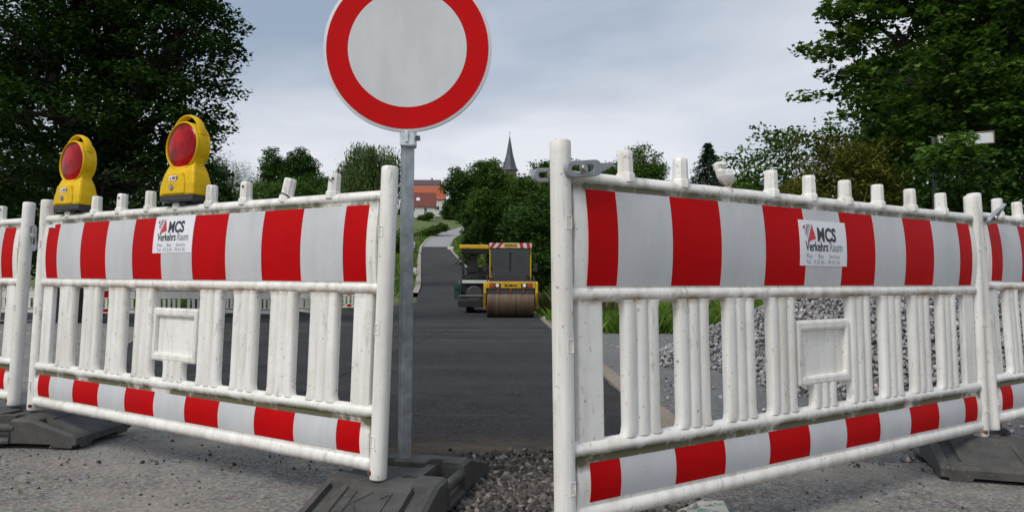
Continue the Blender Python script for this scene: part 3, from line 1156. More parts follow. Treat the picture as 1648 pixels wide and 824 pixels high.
# wire twists on the two loose pegs
MB().tube([(PEGS[7][0] - 0.024, -0.018, Z0 + 0.306), (PEGS[7][0], -0.027, Z0 + 0.311), (PEGS[7][0] + 0.022, -0.020, Z0 + 0.302), (PEGS[7][0] + 0.03, -0.01, Z0 + 0.292)], 0.0022, 6).build('wire', M['black'], BL)
MB().tube([(PEGS[8][0] - 0.012, -0.024, Z0 + 0.348), (PEGS[8][0] + 0.004, -0.026, Z0 + 0.344), (PEGS[8][0] + 0.014, -0.022, Z0 + 0.335)], 0.0016, 6).build('wire', M['black'], BL)


# stickers
def sticker(parent, x0, z0, w=0.255, h=0.149):
    def yf(off):
        return lambda z: (yf_up(z) if z < Z0 + 0.25 else -0.0135) - 0.0022 - off
    s = curved_plate(x0, x0 + w, z0, z0 + h, yf(0.0), -0.0012, -0.0138, 8).build('sticker', M['paper'], parent, smooth=30)
    f3 = yf(0.0020)

    def poly(pts, mat, nm):
        q = [(x0 + a * w, f3(z0 + b_ * h), z0 + b_ * h) for a, b_ in pts]
        MB().add(q, [tuple(range(len(q)))]).build(nm, mat, s, fix=False)
    poly([(0.070, 0.86), (0.125, 0.895), (0.105, 0.78)], M['ink_red'], 'logo')
    poly([(0.15, 0.52), (0.33, 0.60), (0.265, 0.92)], M['ink_red'], 'logo')
    poly([(0.11, 0.71), (0.135, 0.67), (0.215, 0.915), (0.155, 0.905)], M['ink_grey'], 'logo')
    poly([(0.139, 0.65), (0.15, 0.60), (0.245, 0.92), (0.225, 0.916)], M['ink_pale'], 'logo')
    lettering('MCS', 0.062, x0 + w * 0.36, z0 + h * 0.555, f3, M['ink'], s, bold=0.0022, sx=0.86)
    lettering('Verkehrs', 0.044, x0 + w * 0.11, z0 + h * 0.33, f3, M['ink'], s, bold=0.0009, sx=0.74)
    lettering('Raum', 0.044, x0 + w * 0.61, z0 + h * 0.33, f3, M['ink_grey'], s, bold=0.0004, sx=0.74)
    lettering('Plan  \u00b7  Bau  \u00b7  Service', 0.020, x0 + w * 0.12, z0 + h * 0.175, f3, M['ink_grey'], s, sx=0.86, spacing=1.15)
    lettering('Tel.  0 23 65 - 70 62 56', 0.020, x0 + w * 0.12, z0 + h * 0.045, f3, M['ink_grey'], s, sx=0.83, spacing=1.12)
    return s


sticker(BR, -0.130, Z0 + 0.064)
sticker(BL, -0.155, Z0 + 0.105)
# small corner sticker on the lamp barrier
sm = MB().box((-0.985, -0.0172, Z0 + 0.227), (0.075, 0.002, 0.044)).build('sticker', M['paper'], BL)
lettering('MCS', 0.022, -1.004, Z0 + 0.222, lambda z: -0.0186, M['ink'], sm, bold=0.0006)


# ------------------------------------------------------------------ warning lamps
def make_lamp(mw, label):
    t = empty('warning_lamp', mw, label, 'warning lamp', 'warning lamps on the barrier')
    RC, ZC = 0.099, 0.222
    ol = [(-0.090, 0.060), (-0.086, 0.100), (-0.080, 0.150)]
    lo_a = math.asin((ZC - 0.172) / RC)
    for i in range(25):
        ang = math.pi + lo_a - (math.pi + 2 * lo_a) * i / 24
        ol.append((RC * math.cos(ang), ZC + RC * math.sin(ang)))
    ol += [(0.080, 0.150), (0.086, 0.100), (0.090, 0.060)]
    MB().prism(ol, -0.024, 0.024).build('housing', M['yellow'], t, bev=0.008)
    # battery box, flaring towards its foot
    secs = [(0.022, 0.106, 0.044), (0.066, 0.104, 0.043), (0.112, 0.092, 0.036), (0.146, 0.079, 0.027)]
    vs_ = [(sx_ * w_, sy_ * d_, z_) for z_, w_, d_ in secs for sx_, sy_ in ((-1, -1), (1, -1), (1, 1), (-1, 1))]
    fs_ = [(i * 4 + k, i * 4 + (k + 1) % 4, i * 4 + 4 + (k + 1) % 4, i * 4 + 4 + k) for i in range(3) for k in range(4)] + [(3, 2, 1, 0), (12, 13, 14, 15)]
    MB().add(vs_, fs_).build('battery_box', M['yellow'], t, bev=0.008)
    # raised front of the battery box
    MB().prism([(-0.088, 0.028), (-0.086, 0.070), (-0.070, 0.112), (0.036, 0.112), (0.056, 0.070), (0.056, 0.028)], -0.048, -0.034).build('battery_cover', M['yellow'], t, bev=0.004)
    MB().box((0, 0, 0.011), (0.206, 0.084, 0.024)).build('base', M['black'], t, bev=0.004)
    MB().box((0.0, 0, -0.006), (0.05, 0.03, 0.022)).build('clamp', M['black'], t, bev=0.002)
    for s in (-1, 1):
        prof = [(0.092 * math.sin(q), 0.021 + 0.018 * math.cos(q)) for q in [i * math.pi / 2 / 9 for i in range(10)]]
        ln = MB().lathe([(r, s * y) for r, y in prof], axis='Y', c=(0, 0, ZC), n=40).build('lens', M['lens'], t, smooth=60)
        ring = []
        for i in range(8):
            q = 2 * math.pi * i / 8
            ring.append((0.095 + 0.0045 * math.cos(q), s * 0.025 + 0.007 * math.sin(q)))
        b_ = MB()
        n = 40
        vs = [(r * math.cos(2 * math.pi * k / n), y, ZC + r * math.sin(2 * math.pi * k / n)) for r, y in ring for k in range(n)]
        fs = [(i * n + k, i * n + (k + 1) % n, ((i + 1) % 8) * n + (k + 1) % n, ((i + 1) % 8) * n + k) for i in range(8) for k in range(n)]
        b_.add(vs, fs).build('lens_ring', M['yellow'], t, smooth=60)
    pts = []
    for i in range(15):
        q = R(28) + R(124) * i / 14
        k = 1 + 0.36 * max(0.0, math.sin((q - R(28)) / R(124) * math.pi)) ** 0.8
        pts.append((0.098 * (1 + (k - 1) * .45) * math.cos(q), 0, ZC + 0.093 * k * math.sin(q)))
    hb = MB().tube(pts, 0.0052, 8)
    hb.v = [(x, y * 3.4, z) for x, y, z in hb.v]
    hb.build('handle', M['yellow'], t, smooth=50)
    lk = MB().lathe([(0.0, -0.054), (0.010, -0.054), (0.012, -0.051), (0.012, -0.044)], axis='Y', n=16).build('lock', M['bolt'], t, smooth=40)
    lk.location = (-0.022, 0, 0.055)
    st = MB().box((-0.016, -0.0489, 0.090), (0.046, 0.0016, 0.019)).build('sticker', M['paper'], t)
    lettering('MCS', 0.017, -0.018, 0.0845, lambda z: -0.0501, M['ink'], st, bold=0.0007)
    MB().add([(-0.036, -0.0501, 0.0845), (-0.024, -0.0501, 0.0845), (-0.026, -0.0501, 0.0965)], [(0, 1, 2)]).build('logo', M['ink_red'], st, fix=False)
    return t


def lamp_mw(x, dyaw):
    return BL.matrix_world @ Matrix.Translation((x, 0.0, Z0 + 0.309)) @ Matrix.Rotation(dyaw, 4, 'Z')


bpy.context.view_layer.update()
make_lamp(lamp_mw(0.000, 0.03), 'yellow warning lamp with red lens in the middle of the barrier top')
make_lamp(lamp_mw(-0.82, 0.03), 'yellow warning lamp with red lens at the latch end of the barrier')


# ------------------------------------------------------------------ foot plates
def foot_height(x, y):
    ax, ay = abs(x), abs(y)
    z = 0.118 if ay < 0.172 else 0.118 - (ay - 0.172) * (0.066 / 0.228)
    # recessed panels on the two slopes
    if 0.195 < ay < 0.375:
        if ax < 0.098 and ay > 0.21:
            z -= 0.007
        if 0.120 < ax < 0.168 and ay < 0.36:
            z -= 0.018
    # slots for posts
    for sx_, sy_, wx, wy in ((-0.02, -0.10, .0, .0), (0.075, -0.112, 0.024, 0.012), (0.0, 0.03, 0.07, 0.022), (0.09, 0.09, 0.024, 0.03), (-0.10, 0.07, 0.03, 0.03), (-0.10, -0.06, 0.03, 0.02)):
        if abs(x - sx_) < wx and abs(y - sy_) < wy:
            z = 0.05
    # hand grips in the sides
    if ax > 0.112 and -0.085 < y < 0.085:
        z = 0.035
    return z


def foot_mesh():
    W, L_ = 0.2, 0.4
    gx = sorted(set([round(v, 4) for v in frange(-W, W, 0.0125)]))
    gy = sorted(set([round(v, 4) for v in frange(-L_, L_, 0.0125)]))

    def jig(vals, cuts):
        out = list(vals)
        for c in cuts:
            out += [c - 0.002, c + 0.002]
        return sorted(set(round(v, 4) for v in out if abs(v) <= max(vals)))
    gx = jig(gx, [s * c for s in (-1, 1) for c in (0.098, 0.120, 0.168, 0.112)])
    gy = jig(gy, [s * c for s in (-1, 1) for c in (0.21, 0.375, 0.36, 0.195, 0.085, 0.172)])
    vs, fs = [], []
    nx_, ny_ = len(gx), len(gy)
    for y in gy:
        for x in gx:
            z = foot_height(x, y)
            ed = min(W - abs(x), L_ - abs(y))
            if ed < 0.012:
                z -= 0.010 * (1 - ed / 0.012)
            vs.append((x * (1 - 0.06 * min(1, z / 0.12)), y, z))
    for i in range(ny_ - 1):
        for j in range(nx_ - 1):
            a = i * nx_ + j
            fs.append((a, a + 1, a + nx_ + 1, a + nx_))
    top = len(vs)
    rim = [j for j in range(nx_)] + [i * nx_ + nx_ - 1 for i in range(1, ny_)] + [(ny_ - 1) * nx_ + j for j in range(nx_ - 2, -1, -1)] + [i * nx_ for i in range(ny_ - 2, 0, -1)]
    # underside stands on pads: skirt down to 12 mm with feet
    for k in rim:
        x, y, z = vs[k]
        pad = (abs(abs(y) - 0.33) < 0.05) or (abs(abs(x) - 0.13) < 0.04 and abs(y) > 0.39) or abs(y) < 0.03
        vs.append((x * 1.0, y, 0.0 if pad else 0.014))
    nr = len(rim)
    for k in range(nr):
        k2 = (k + 1) % nr
        fs.append((rim[k], top + k, top + k2, rim[k2]))
    fs.append(tuple(range(top, top + nr)))
    return MB().add(vs, fs).mesh('slab', M['rubber'], smooth=32)


foot_me = foot_mesh()
bar_me = [MB().tube([(s * 0.176, -0.10, 0.079), (s * 0.176, 0.10, 0.079)], 0.0185, 10).mesh('grip', M['rubber'], smooth=40) for s in (-1, 1)]


def k1_mesh():
    b_ = MB()
    sl = math.atan(0.066 / 0.255)

    def stroke(p, q):
        for (x0, y0), (x1, y1) in ((p, q),):
            a = Vector((x0, y0, foot_height(x0, y0) + 0.001))
            c = Vector((x1, y1, foot_height(x1, y1) + 0.001))
            b_.tube([a, c], 0.0035, 5)
    # K
    stroke((-0.062, -0.345), (-0.045, -0.225)) if False else None
    stroke((-0.060, -0.35), (-0.060, -0.225))
    stroke((-0.060, -0.30), (-0.005, -0.225))
    stroke((-0.045, -0.285), (-0.008, -0.35))
    # 1
    stroke((0.055, -0.35), (0.055, -0.225))
    stroke((0.055, -0.225), (0.030, -0.255))
    stroke((0.040, -0.35), (0.070, -0.35))
    return b_.mesh('lettering', M['rubber'])


k1_me = k1_mesh()


def foot(x, y, yaw, label, mark=False):
    t = empty('foot_plate', Matrix.Translation((x, y, -0.006)) @ Matrix.Rotation(yaw, 4, 'Z'), label, 'foot plate', 'rubber foot plates under the barriers')
    obj('slab', foot_me, t)
    for bm_ in bar_me:
        obj('grip', bm_, t)
    if mark:
        obj('lettering', k1_me, t)
    return t


foot(-0.365, 2.42, R(-13), 'black rubber foot plate marked K1 holding the round sign post', True)
foot(-2.29, 3.38, R(-5) + R(90), 'black rubber foot plate between the lamp barrier and the next barrier')
foot(1.93, 3.045, R(-17), 'black rubber foot plate at the joint beside the barrier with the crushed peg')

# ------------------------------------------------------------------ round sign
bpos = P(651, 755, 2.55)
sg = empty('traffic_sign', (bpos.x, 2.55, 0.06), 'round prohibition sign with red ring and blank white centre on steel post', 'traffic sign')
sc_ = P(656, 79, 2.515)
cx_, cz_ = sc_.x - bpos.x, sc_.z - 0.06
MB().box((0, 0, 0.72), (0.040, 0.040, 1.44), (0, 0, R(28))).build('post', M['steel'], sg, bev=0.004)
yd = -0.040
MB().lathe([(0.292, yd + 0.010), (0.300, yd + 0.008), (0.300, yd), (0.296, yd - 0.002), (0.0, yd - 0.002)], axis='Y', c=(cx_, 0, cz_), n=96).build('disc', M['sign_rim'], sg, smooth=30)
n = 96


def annulus(r0, r1, y, name, mat):
    vs = [((r * math.cos(2 * math.pi * k / n)) + cx_, yy, r * math.sin(2 * math.pi * k / n) + cz_) for yy in (y, y + 0.0012) for r in (r0, r1) for k in range(n)]
    fs = []
    for k in range(n):
        k2 = (k + 1) % n
        fs += [(k, n + k, n + k2, k2), (2 * n + k, 2 * n + k2, 3 * n + k2, 3 * n + k), (n + k, 3 * n + k, 3 * n + k2, n + k2), (k, k2, 2 * n + k2, 2 * n + k)]
    MB().add(vs, fs).build(name, mat, sg)


annulus(0.2115, 0.2885, yd - 0.0035, 'red_ring', M['sign_red'])
MB().lathe([(0.2112, yd - 0.0022), (0.2112, yd - 0.0033), (0.0, yd - 0.0033)], axis='Y', c=(cx_, 0, cz_), n=96).build('white_field', M['sign_white'], sg)
# clamp of bright pressed steel at the lower rim
cl = MB().box((0.004, -0.010, cz_ - 0.318), (0.054, 0.060, 0.062)).build('clamp', M['zinc'], sg, bev=0.006)
MB().box((0.002, -0.043, cz_ - 0.316), (0.012, 0.008, 0.040)).build('clamp_rib', M['zinc'], cl, bev=0.002)
MB().lathe([(0.010, 0.028), (0.010, 0.042), (0.0, 0.042)], axis='X', c=(0.004, -0.012, cz_ - 0.316), n=6).build('bolt', M['bolt'], cl)
MB().box((0.004, -0.022, cz_ - 0.10), (0.07, 0.030, 0.05)).build('clamp', M['steel'], sg, bev=0.004)

# ------------------------------------------------------------------ leaves and trees
def tmpl(kind):
    if kind == 'diamond':      # folded leaf
        return np.array([(0, -0.5, 0), (0.30, 0.02, 0.10), (0, 0.5, 0), (-0.30, 0.02, 0.10)]), 4
    if kind == 'lobed':        # five-pointed leaf
        a = np.array([-90, -52, -20, 10, 38, 62, 90, 118, 142, 170, 200, 232]) * math.pi / 180
        r = np.array([0.22, 0.42, 0.28, 0.55, 0.30, 0.40, 0.68, 0.40, 0.30, 0.55, 0.28, 0.42])
        return np.stack([r * np.cos(a), r * np.sin(a), 0.12 * np.abs(np.cos(a)) * r], -1), 12
    if kind == 'narrow':
        return np.array([(0, -0.5, 0), (0.11, 0, 0.03), (0, 0.5, 0), (-0.11, 0, 0.03)]), 4
    if kind == 'sprig':        # jagged cluster for distant crowns
        a = np.array([0, 35, 72, 105, 150, 190, 230, 262, 310]) * math.pi / 180
        r = np.array([0.62, 0.26, 0.55, 0.22, 0.60, 0.25, 0.52, 0.2, 0.42])
        return np.stack([r * np.cos(a), r * np.sin(a), 0.1 * np.sin(3 * a)], -1), 9


def leaf_mesh(name, pos, size, kind, mat, rg, up=0.5, hang=False):
    T, k = tmpl(kind)
    n = len(pos)
    Rm = rand_rot(n, rg)
    if up:
        # tip normals towards the sky
        nrm = Rm[:, :, 2].copy()
        nrm[:, 2] = np.abs(nrm[:, 2]) + up
        nrm /= np.linalg.norm(nrm, axis=1)[:, None]
        tx = Rm[:, :, 0] - nrm * np.sum(Rm[:, :, 0] * nrm, 1)[:, None]
        tx /= np.linalg.norm(tx, axis=1)[:, None] + 1e-9
        Rm = np.stack([tx, np.cross(nrm, tx), nrm], -1)
    if hang:
        ty = np.array([0, 0, -1.0])[None] + rg.normal(0, 0.25, (n, 3))
        ty /= np.linalg.norm(ty, axis=1)[:, None]
        tx = np.cross(ty, rg.normal(size=(n, 3)))
        tx /= np.linalg.norm(tx, axis=1)[:, None]
        Rm = np.stack([tx, ty, np.cross(tx, ty)], -1)
    sz = np.asarray(size) * rg.uniform(0.6, 1.25, n)
    v = np.einsum('nij,kj->nki', Rm, T) * sz[:, None, None] + pos[:, None, :]
    lo = np.arange(n * k)
    return fast_mesh(name, v.reshape(-1, 3), k, lo, mat)


def limb(b_, p, q, r0, r1, rg, n=4, sides=6, sagy=0.06):
    p, q = Vector(p), Vector(q)
    L_ = (q - p).length
    pts, rad = [], []
    for i in range(n + 1):
        t = i / n
        j = Vector(rg.normal(0, 1, 3)) * L_ * sagy * (t * (1 - t) * 2)
        pts.append(p.lerp(q, t) + j + Vector((0, 0, L_ * 0.10 * math.sin(math.pi * t))))
        rad.append(r0 + (r1 - r0) * t)
    b_.tube(pts, rad, sides, caps=False)


def tree(name, label, x, y, lobes, n_clump, per, leaf, kind, mat, trunk_r=0.25, trunk_top=None, clump_r=0.5, seed=1, cat='tree', group=None,
         shell=0.45, up=0.5, hang=0, lean=(0, 0), n_twig=0.3, flat=0.65, base_z=None, extra=None):
    """lobes: (dx, dy, z, rx, ry, rz) with z measured from the ground at the trunk"""
    rg = np.random.default_rng(seed)
    g = gz(x, y) - 0.05 if base_z is None else base_z
    t = empty(name, (x, y, g), label, cat, group)
    L_ = np.array(lobes, float)
    vol = L_[:, 3] * L_[:, 4] * L_[:, 5]
    idx = rg.choice(len(L_), n_clump, p=vol / vol.sum())
    d = rg.normal(size=(n_clump, 3))
    d /= np.linalg.norm(d, axis=1)[:, None]
    rad = (shell + (1 - shell) * rg.random(n_clump) ** 0.6)
    C = L_[idx, :3] + d * L_[idx, 3:] * rad[:, None]
    keep = C[:, 2] > 0.15
    C, idx = C[keep], idx[keep]
    if extra is not None:
        C = np.concatenate([C, np.array(extra, float)])
        idx = np.concatenate([idx, np.full(len(extra), -1)])
    cr_ = clump_r * rg.uniform(0.5, 1.35, len(C))
    cnt = np.maximum(3, (per * (cr_ / clump_r) ** 2)).astype(int)
    rep = np.repeat(np.arange(len(C)), cnt)
    off = rg.normal(0, 1, (len(rep), 3))
    off *= (0.95 * rg.random(len(rep)) ** 0.5 / np.linalg.norm(off, axis=1))[:, None]
    off *= np.array([1, 1, flat])
    if hang:
        off = rg.normal(0, 0.35, (len(rep), 3))
        off[:, 2] = -rg.random(len(rep)) * hang / clump_r
    pos = C[rep] + off * cr_[rep][:, None]
    pos = pos[pos[:, 2] > 0.03]
    o = obj('crown', leaf_mesh('crown', pos, np.full(len(pos), leaf), kind, mat, rg, up, bool(hang)), t)
    o['kind'] = 'stuff'
    # wood
    b_ = MB()
    top = trunk_top or float(L_[:, 2].mean())
    tp = [(0, 0, -0.2), (lean[0] * .3, lean[1] * .3, top * .3), (lean[0] * .65 + trunk_r * .3, lean[1] * .6, top * .65), (lean[0], lean[1], top)]
    b_.tube(tp, [trunk_r * 1.35, trunk_r, trunk_r * .85, trunk_r * .55], 10)
    for i, l in enumerate(L_):
        st = Vector(tp[2]).lerp(Vector(tp[3]), rg.random()) if l[2] > top * .75 else Vector(tp[1]).lerp(Vector(tp[2]), rg.random())
        limb(b_, st, l[:3], trunk_r * .5, trunk_r * .14, rg, 5, 7)
        mine = np.where(idx == i)[0]
        rg.shuffle(mine)
        for q in mine[:int(len(mine) * n_twig)]:
            a = Vector(l[:3]).lerp(st, rg.random() * .5)
            limb(b_, a, C[q], trunk_r * .13, trunk_r * .03, rg, 3, 4, 0.1)
    for q in np.where(idx == -1)[0][::3]:
        l = min(range(len(L_)), key=lambda k: np.linalg.norm(L_[k, :3] - C[q]))
        if np.linalg.norm(L_[l, :3] - C[q]) < 1.1 and L_[l, 1] + y > 11.9:
            limb(b_, L_[l, :3], C[q], 0.010, 0.004, rg, 3, 4, 0.08)
    b_.build('trunk', M['bark'], t, smooth=60, fix=False)
    return t


def S(d):
    return F_PX / d


def lobe_px(px, py, d, rpx, rpy, depth_r, x, y, g):
    """crown lobe seen at a pixel, at its own depth, relative to the trunk foot"""
    p = P(px, py, d)
    return (p.x - x, p.y - y, p.z - g, rpx / S(d), depth_r, rpy / S(d))


# large oak at the left
OX, OY = P(120, 451, 21).x, 21.0
og = gz(OX, OY) - 0.05
ol_ = [lobe_px(*a, OX, OY, og) for a in (
    (70, 60, 20.5, 150, 110, 3.2), (190, 30, 21.5, 150, 110, 3.0), (285, 60, 21, 105, 75, 2.2), (310, 140, 21, 70, 60, 1.7), (330, 10, 21, 62, 60, 1.7),
    (100, 190, 19.5, 130, 70, 2.6), (220, 190, 20.5, 130, 80, 2.6), (300, 215, 21, 66, 60, 1.6), (40, 270, 20, 130, 70, 2.4),
    (180, 285, 20, 120, 60, 2.2), (300, 280, 21, 60, 50, 1.5), (-60, 120, 21, 130, 150, 3), (120, -90, 21, 190, 110, 3.5), (270, -60, 21.5, 110, 80, 2.4), (-50, 300, 20, 100, 80, 2.2))]
tree('oak_tree', 'tall dark oak filling the sky behind the warning lamps', OX, OY, ol_, 1150, 74, 0.17, 'diamond', M['leaf_oak'], 0.5, 4.2, 0.62, 11, shell=0.45, n_twig=0.22, flat=0.5, up=0.9)
# dark undergrowth trees behind the oak
for i, (px, d, py, rx, ry) in enumerate(((20, 30, 330, 110, 150), (190, 32, 350, 110, 130), (320, 34, 345, 60, 95))):
    X = P(px, 451, d).x
    g = gz(X, d) - 0.05
    lb = [lobe_px(px + random.uniform(-.4, .4) * rx, py + random.uniform(-.5, .4) * ry, d + random.uniform(-1, 1), rx * .55, ry * .45, rx * .5 / S(d), X, d, g) for _ in range(6)]
    tree('undergrowth_tree', ['dense dark tree in the shade under the oak, by the barrier end', 'dense dark tree under the oak, between the two lamps',
                              'low dark tree at the outer edge of the oak crown'][i], X, d, lb, 330, 40, 0.22, 'diamond', M['leaf_oak'], 0.14, None, 0.7, 20 + i, group='dark trees under the oak')

# maples at the right
MX, MY = P(1560, 451, 12.5).x, 12.5
mg = gz(MX, MY) - 0.05
ml = [lobe_px(*a, MX, MY, mg) for a in (
    (1560, 20, 12.5, 130, 90, 1.5), (1440, 40, 12.5, 95, 70, 1.1), (1640, 100, 12.5, 130, 100, 1.6), (1470, 130, 12.3, 120, 55, 1.1), (1560, 180, 12.2, 120, 60, 1.2), (1535, 110, 11.6, 70, 60, .6), (1600, 150, 11.7, 60, 60, .6),
    (1400, 15, 12.6, 75, 40, 0.8), (1450, 215, 12.8, 80, 50, 1.0), (1600, 270, 13, 110, 60, 1.2), (1500, -80, 12.5, 170, 90, 1.6), (1700, -20, 12.5, 140, 120, 1.6), (1700, 240, 12.8, 120, 100, 1.4))]
ex = []
for (px0, py0, px1, py1, k) in ((1380, 90, 1285, 82, 10), (1400, 120, 1315, 120, 8), (1400, 165, 1288, 150, 10), (1400, 20, 1322, 12, 7), (1400, 190, 1350, 185, 5), (1380, 60, 1330, 60, 6)):
    for i in range(k):
        t_ = i / (k - 1)
        p = P(px0 + (px1 - px0) * t_, py0 + (py1 - py0) * t_ + random.uniform(-7, 7), 12.4 + random.uniform(-.3, .3))
        ex.append((p.x - MX, p.y - MY, p.z - mg))
for (px, py, k) in ((1543, 226, 4), (1528, 246, 4), (1560, 252, 4), (1505, 250, 5), (1510, 268, 4)):
    for _ in range(k):
        p = P(px + random.uniform(-13, 13), py + random.uniform(-8, 8), 10.3 + random.uniform(-.2, .2))
        ex.append((p.x - MX, p.y - MY, p.z - mg))
tree('maple_tree', 'leafy maple with drooping sprays standing over the street name sign', MX, MY, ml, 1300, 34, 0.115, 'lobed', M['leaf_maple'], 0.16, 3.4, 0.27, 31, shell=0.3, n_twig=0.12, extra=ex, flat=0.5, up=0.9)
for i, (px, d, py, rx, ry) in enumerate(((1460, 19, 200, 90, 130), (1570, 20, 130, 120, 190), (1690, 18, 160, 120, 190))):
    X = P(px, 451, d).x
    g = gz(X, d) - 0.05
    lb = [lobe_px(px + random.uniform(-.5, .5) * rx, py + random.uniform(-.7, .8) * ry, d + random.uniform(-.6, .6), rx * .55, ry * .36, rx * .5 / S(d), X, d, g) for _ in range(8)]
    tree('backdrop_tree', ['dark slender tree behind the green shrub by the street sign post', 'tall dark tree filling the gaps behind the maple',
                           'tall dark tree behind the maple past the street name sign'][i], X, d, lb, 420, 36, 0.17, 'diamond', M['leaf_dark'], 0.14, None, 0.5, 90 + i, group='dark trees behind the maple')
sh = [  # px, d, py centre, rx, ry, material, leaf, label
    (1590, 11.5, 330, 110, 90, 'leaf_dark', .10, 'dark shrub below the street name sign'),
    (1480, 12.5, 300, 85, 85, 'leaf_maple', .10, 'green shrub beside the street sign post'),
    (1395, 12.2, 300, 62, 70, 'leaf_yellow', .13, 'yellowing shrub between the green shrubs'),
    (1310, 12.6, 292, 62, 72, 'leaf_yellow', .13, 'tall yellow-brown shrub next to the pale green bush'),
    (1265, 16.0, 290, 85, 85, 'leaf_maple', .11, 'broad green bush with upright shoots beside the spruce'),
    (1375, 15.5, 250, 62, 55, 'leaf_maple', .11, 'rounded green bush rising behind the yellow shrubs'),
    (1195, 17.0, 320, 52, 70, 'leaf_far', .11, 'lighter green bush in front of the spruce'),
]
for i, (px, d, py, rx, ry, mt, lf, lab) in enumerate(sh):
    X = P(px, 451, d).x
    g = gz(X, d) - 0.05
    lb = [lobe_px(px + random.uniform(-.5, .5) * rx, py + random.uniform(-.5, .7) * ry, d + random.uniform(-.4, .4), rx * .55, ry * .5, rx * .5 / S(d), X, d, g) for _ in range(5)]
    lb.append(lobe_px(px, 420, d, rx * .8, 60, rx * .6 / S(d), X, d, g))
    exs = []
    for _ in range(16):
        q = P(px + random.uniform(-.8, .8) * rx, py - ry * random.uniform(.6, 1.02), d)
        exs.append((q.x - X, q.y - d, q.z - g))
    tree('shrub', lab, X, d, lb, 330, 24, lf, 'diamond' if mt != 'leaf_yellow' else 'narrow', M[mt], 0.05, None, 0.30, 40 + i, cat='shrub', group='shrubs behind the gravel yard', extra=exs)

# trees in the distance
far = [  # name, label, px, d, [(px,py,rx,ry)], clumps, per, leaf, kind, mat, r, clump_r
    ('broadleaf_tree', 'round dark tree on the hill before the church spire', 748, 92, [(733, 280, 15, 14), (740, 300, 24, 22), (762, 310, 28, 28), (745, 325, 24, 20), (765, 335, 32, 28)], 520, 40, .30, 'sprig', 'leaf_dark', .95),
    ('broadleaf_tree', 'tall bright green tree covering the foot of the church tower', 800, 84, [(792, 271, 18, 13), (772, 276, 18, 15), (795, 290, 26, 20), (812, 308, 30, 26), (790, 330, 36, 30)], 560, 40, .28, 'sprig', 'leaf_far', .9),
    ('broadleaf_tree', 'wide tree behind the roller reaching above the white barrier post', 868, 74, [(845, 310, 26, 26), (872, 288, 26, 24), (893, 276, 22, 18), (870, 330, 40, 34), (925, 290, 40, 28), (850, 350, 34, 30)], 620, 40, .26, 'sprig', 'leaf_far', .85),
    ('broadleaf_tree', 'dark leaning tree overhanging the verge behind the road roller', 862, 52, [(838, 360, 30, 26), (870, 345, 36, 34), (850, 385, 36, 30), (890, 380, 40, 50), (870, 420, 40, 40)], 560, 40, .20, 'sprig', 'leaf_dark', .65),
    ('broadleaf_tree', 'bushy tree leaning over the bend of the road', 785, 88, [(752, 350, 20, 15), (785, 358, 34, 20), (815, 368, 34, 24), (775, 374, 24, 12), (810, 388, 34, 14)], 430, 40, .28, 'sprig', 'leaf_dark', .8),
    ('broadleaf_tree', 'loose tree with ragged top behind the barrier pegs', 1030, 55, [(1016, 255, 20, 18), (1038, 248, 15, 16), (1052, 268, 24, 20), (1000, 278, 26, 18), (1035, 288, 38, 26)], 440, 34, .19, 'diamond', 'leaf_far', .6),
    ('broadleaf_tree', 'low dark tree linking the hillside clump to the ragged tree', 965, 66, [(950, 280, 24, 16), (980, 280, 24, 16), (965, 305, 44, 30)], 330, 34, .24, 'sprig', 'leaf_dark', .75),
    ('broadleaf_tree', 'feathery dark tree with pointed top on the meadow edge', 445, 95, [(443, 250, 13, 12), (435, 268, 17, 18), (450, 285, 30, 24)], 380, 38, .27, 'sprig', 'leaf_dark', .8),
    ('broadleaf_tree', 'rounded dark tree beside the feathery pointed tree', 485, 93, [(482, 252, 16, 12), (494, 268, 16, 18), (475, 282, 28, 26)], 380, 38, .27, 'sprig', 'leaf_dark', .8),
    ('broadleaf_tree', 'low spreading tree in front of the weeping willow', 520, 70, [(520, 296, 18, 12), (500, 308, 26, 16), (545, 308, 26, 16)], 260, 34, .24, 'sprig', 'leaf_dark', .7),
    ('bush', 'light green bush before the pair of dark trees', 465, 42, [(440, 315, 30, 20), (478, 310, 28, 20), (520, 316, 30, 18), (410, 318, 26, 20)], 340, 34, .15, 'diamond', 'leaf_far', .45),
    ('broadleaf_tree', 'grey-green tree at the edge of the oak', 362, 46, [(358, 258, 18, 18), (375, 280, 28, 20), (345, 285, 26, 30), (385, 308, 38, 28), (410, 300, 24, 22)], 420, 34, .15, 'narrow', 'leaf_grey', .55),
]
for i, (nm, lab, px, d, lbs, nc, per, lf, kd, mt, cr__) in enumerate(far):
    X = P(px, 451, d).x
    g = gz(X, d) - 0.05
    lb = [lobe_px(a, b_ + (0), d + random.uniform(-.03, .03) * d, c, e_, c / S(d) * 1.0, X, d, g) for a, b_, c, e_ in lbs]
    lb = [l for l in lb if l[2] > 0.3]
    low, mr_ = min(l[2] - l[5] for l in lb), max(l[3] for l in lb)
    for k_ in range(int(max(1, low // 2.2)) + 1):
        lb.append((random.uniform(.1, .6) * mr_, random.uniform(-.2, .3) * mr_, 1.4 + 2.2 * k_, .45 * mr_, .6 * mr_, 1.5))
    tree(nm, lab, X, d, lb, int(nc * 1.25), per, lf, kd, M[mt], 0.22 if nm != 'bush' else .06, None, cr__, 60 + i, cat='tree' if nm != 'bush' else 'bush', n_twig=.12, group='trees in the valley')
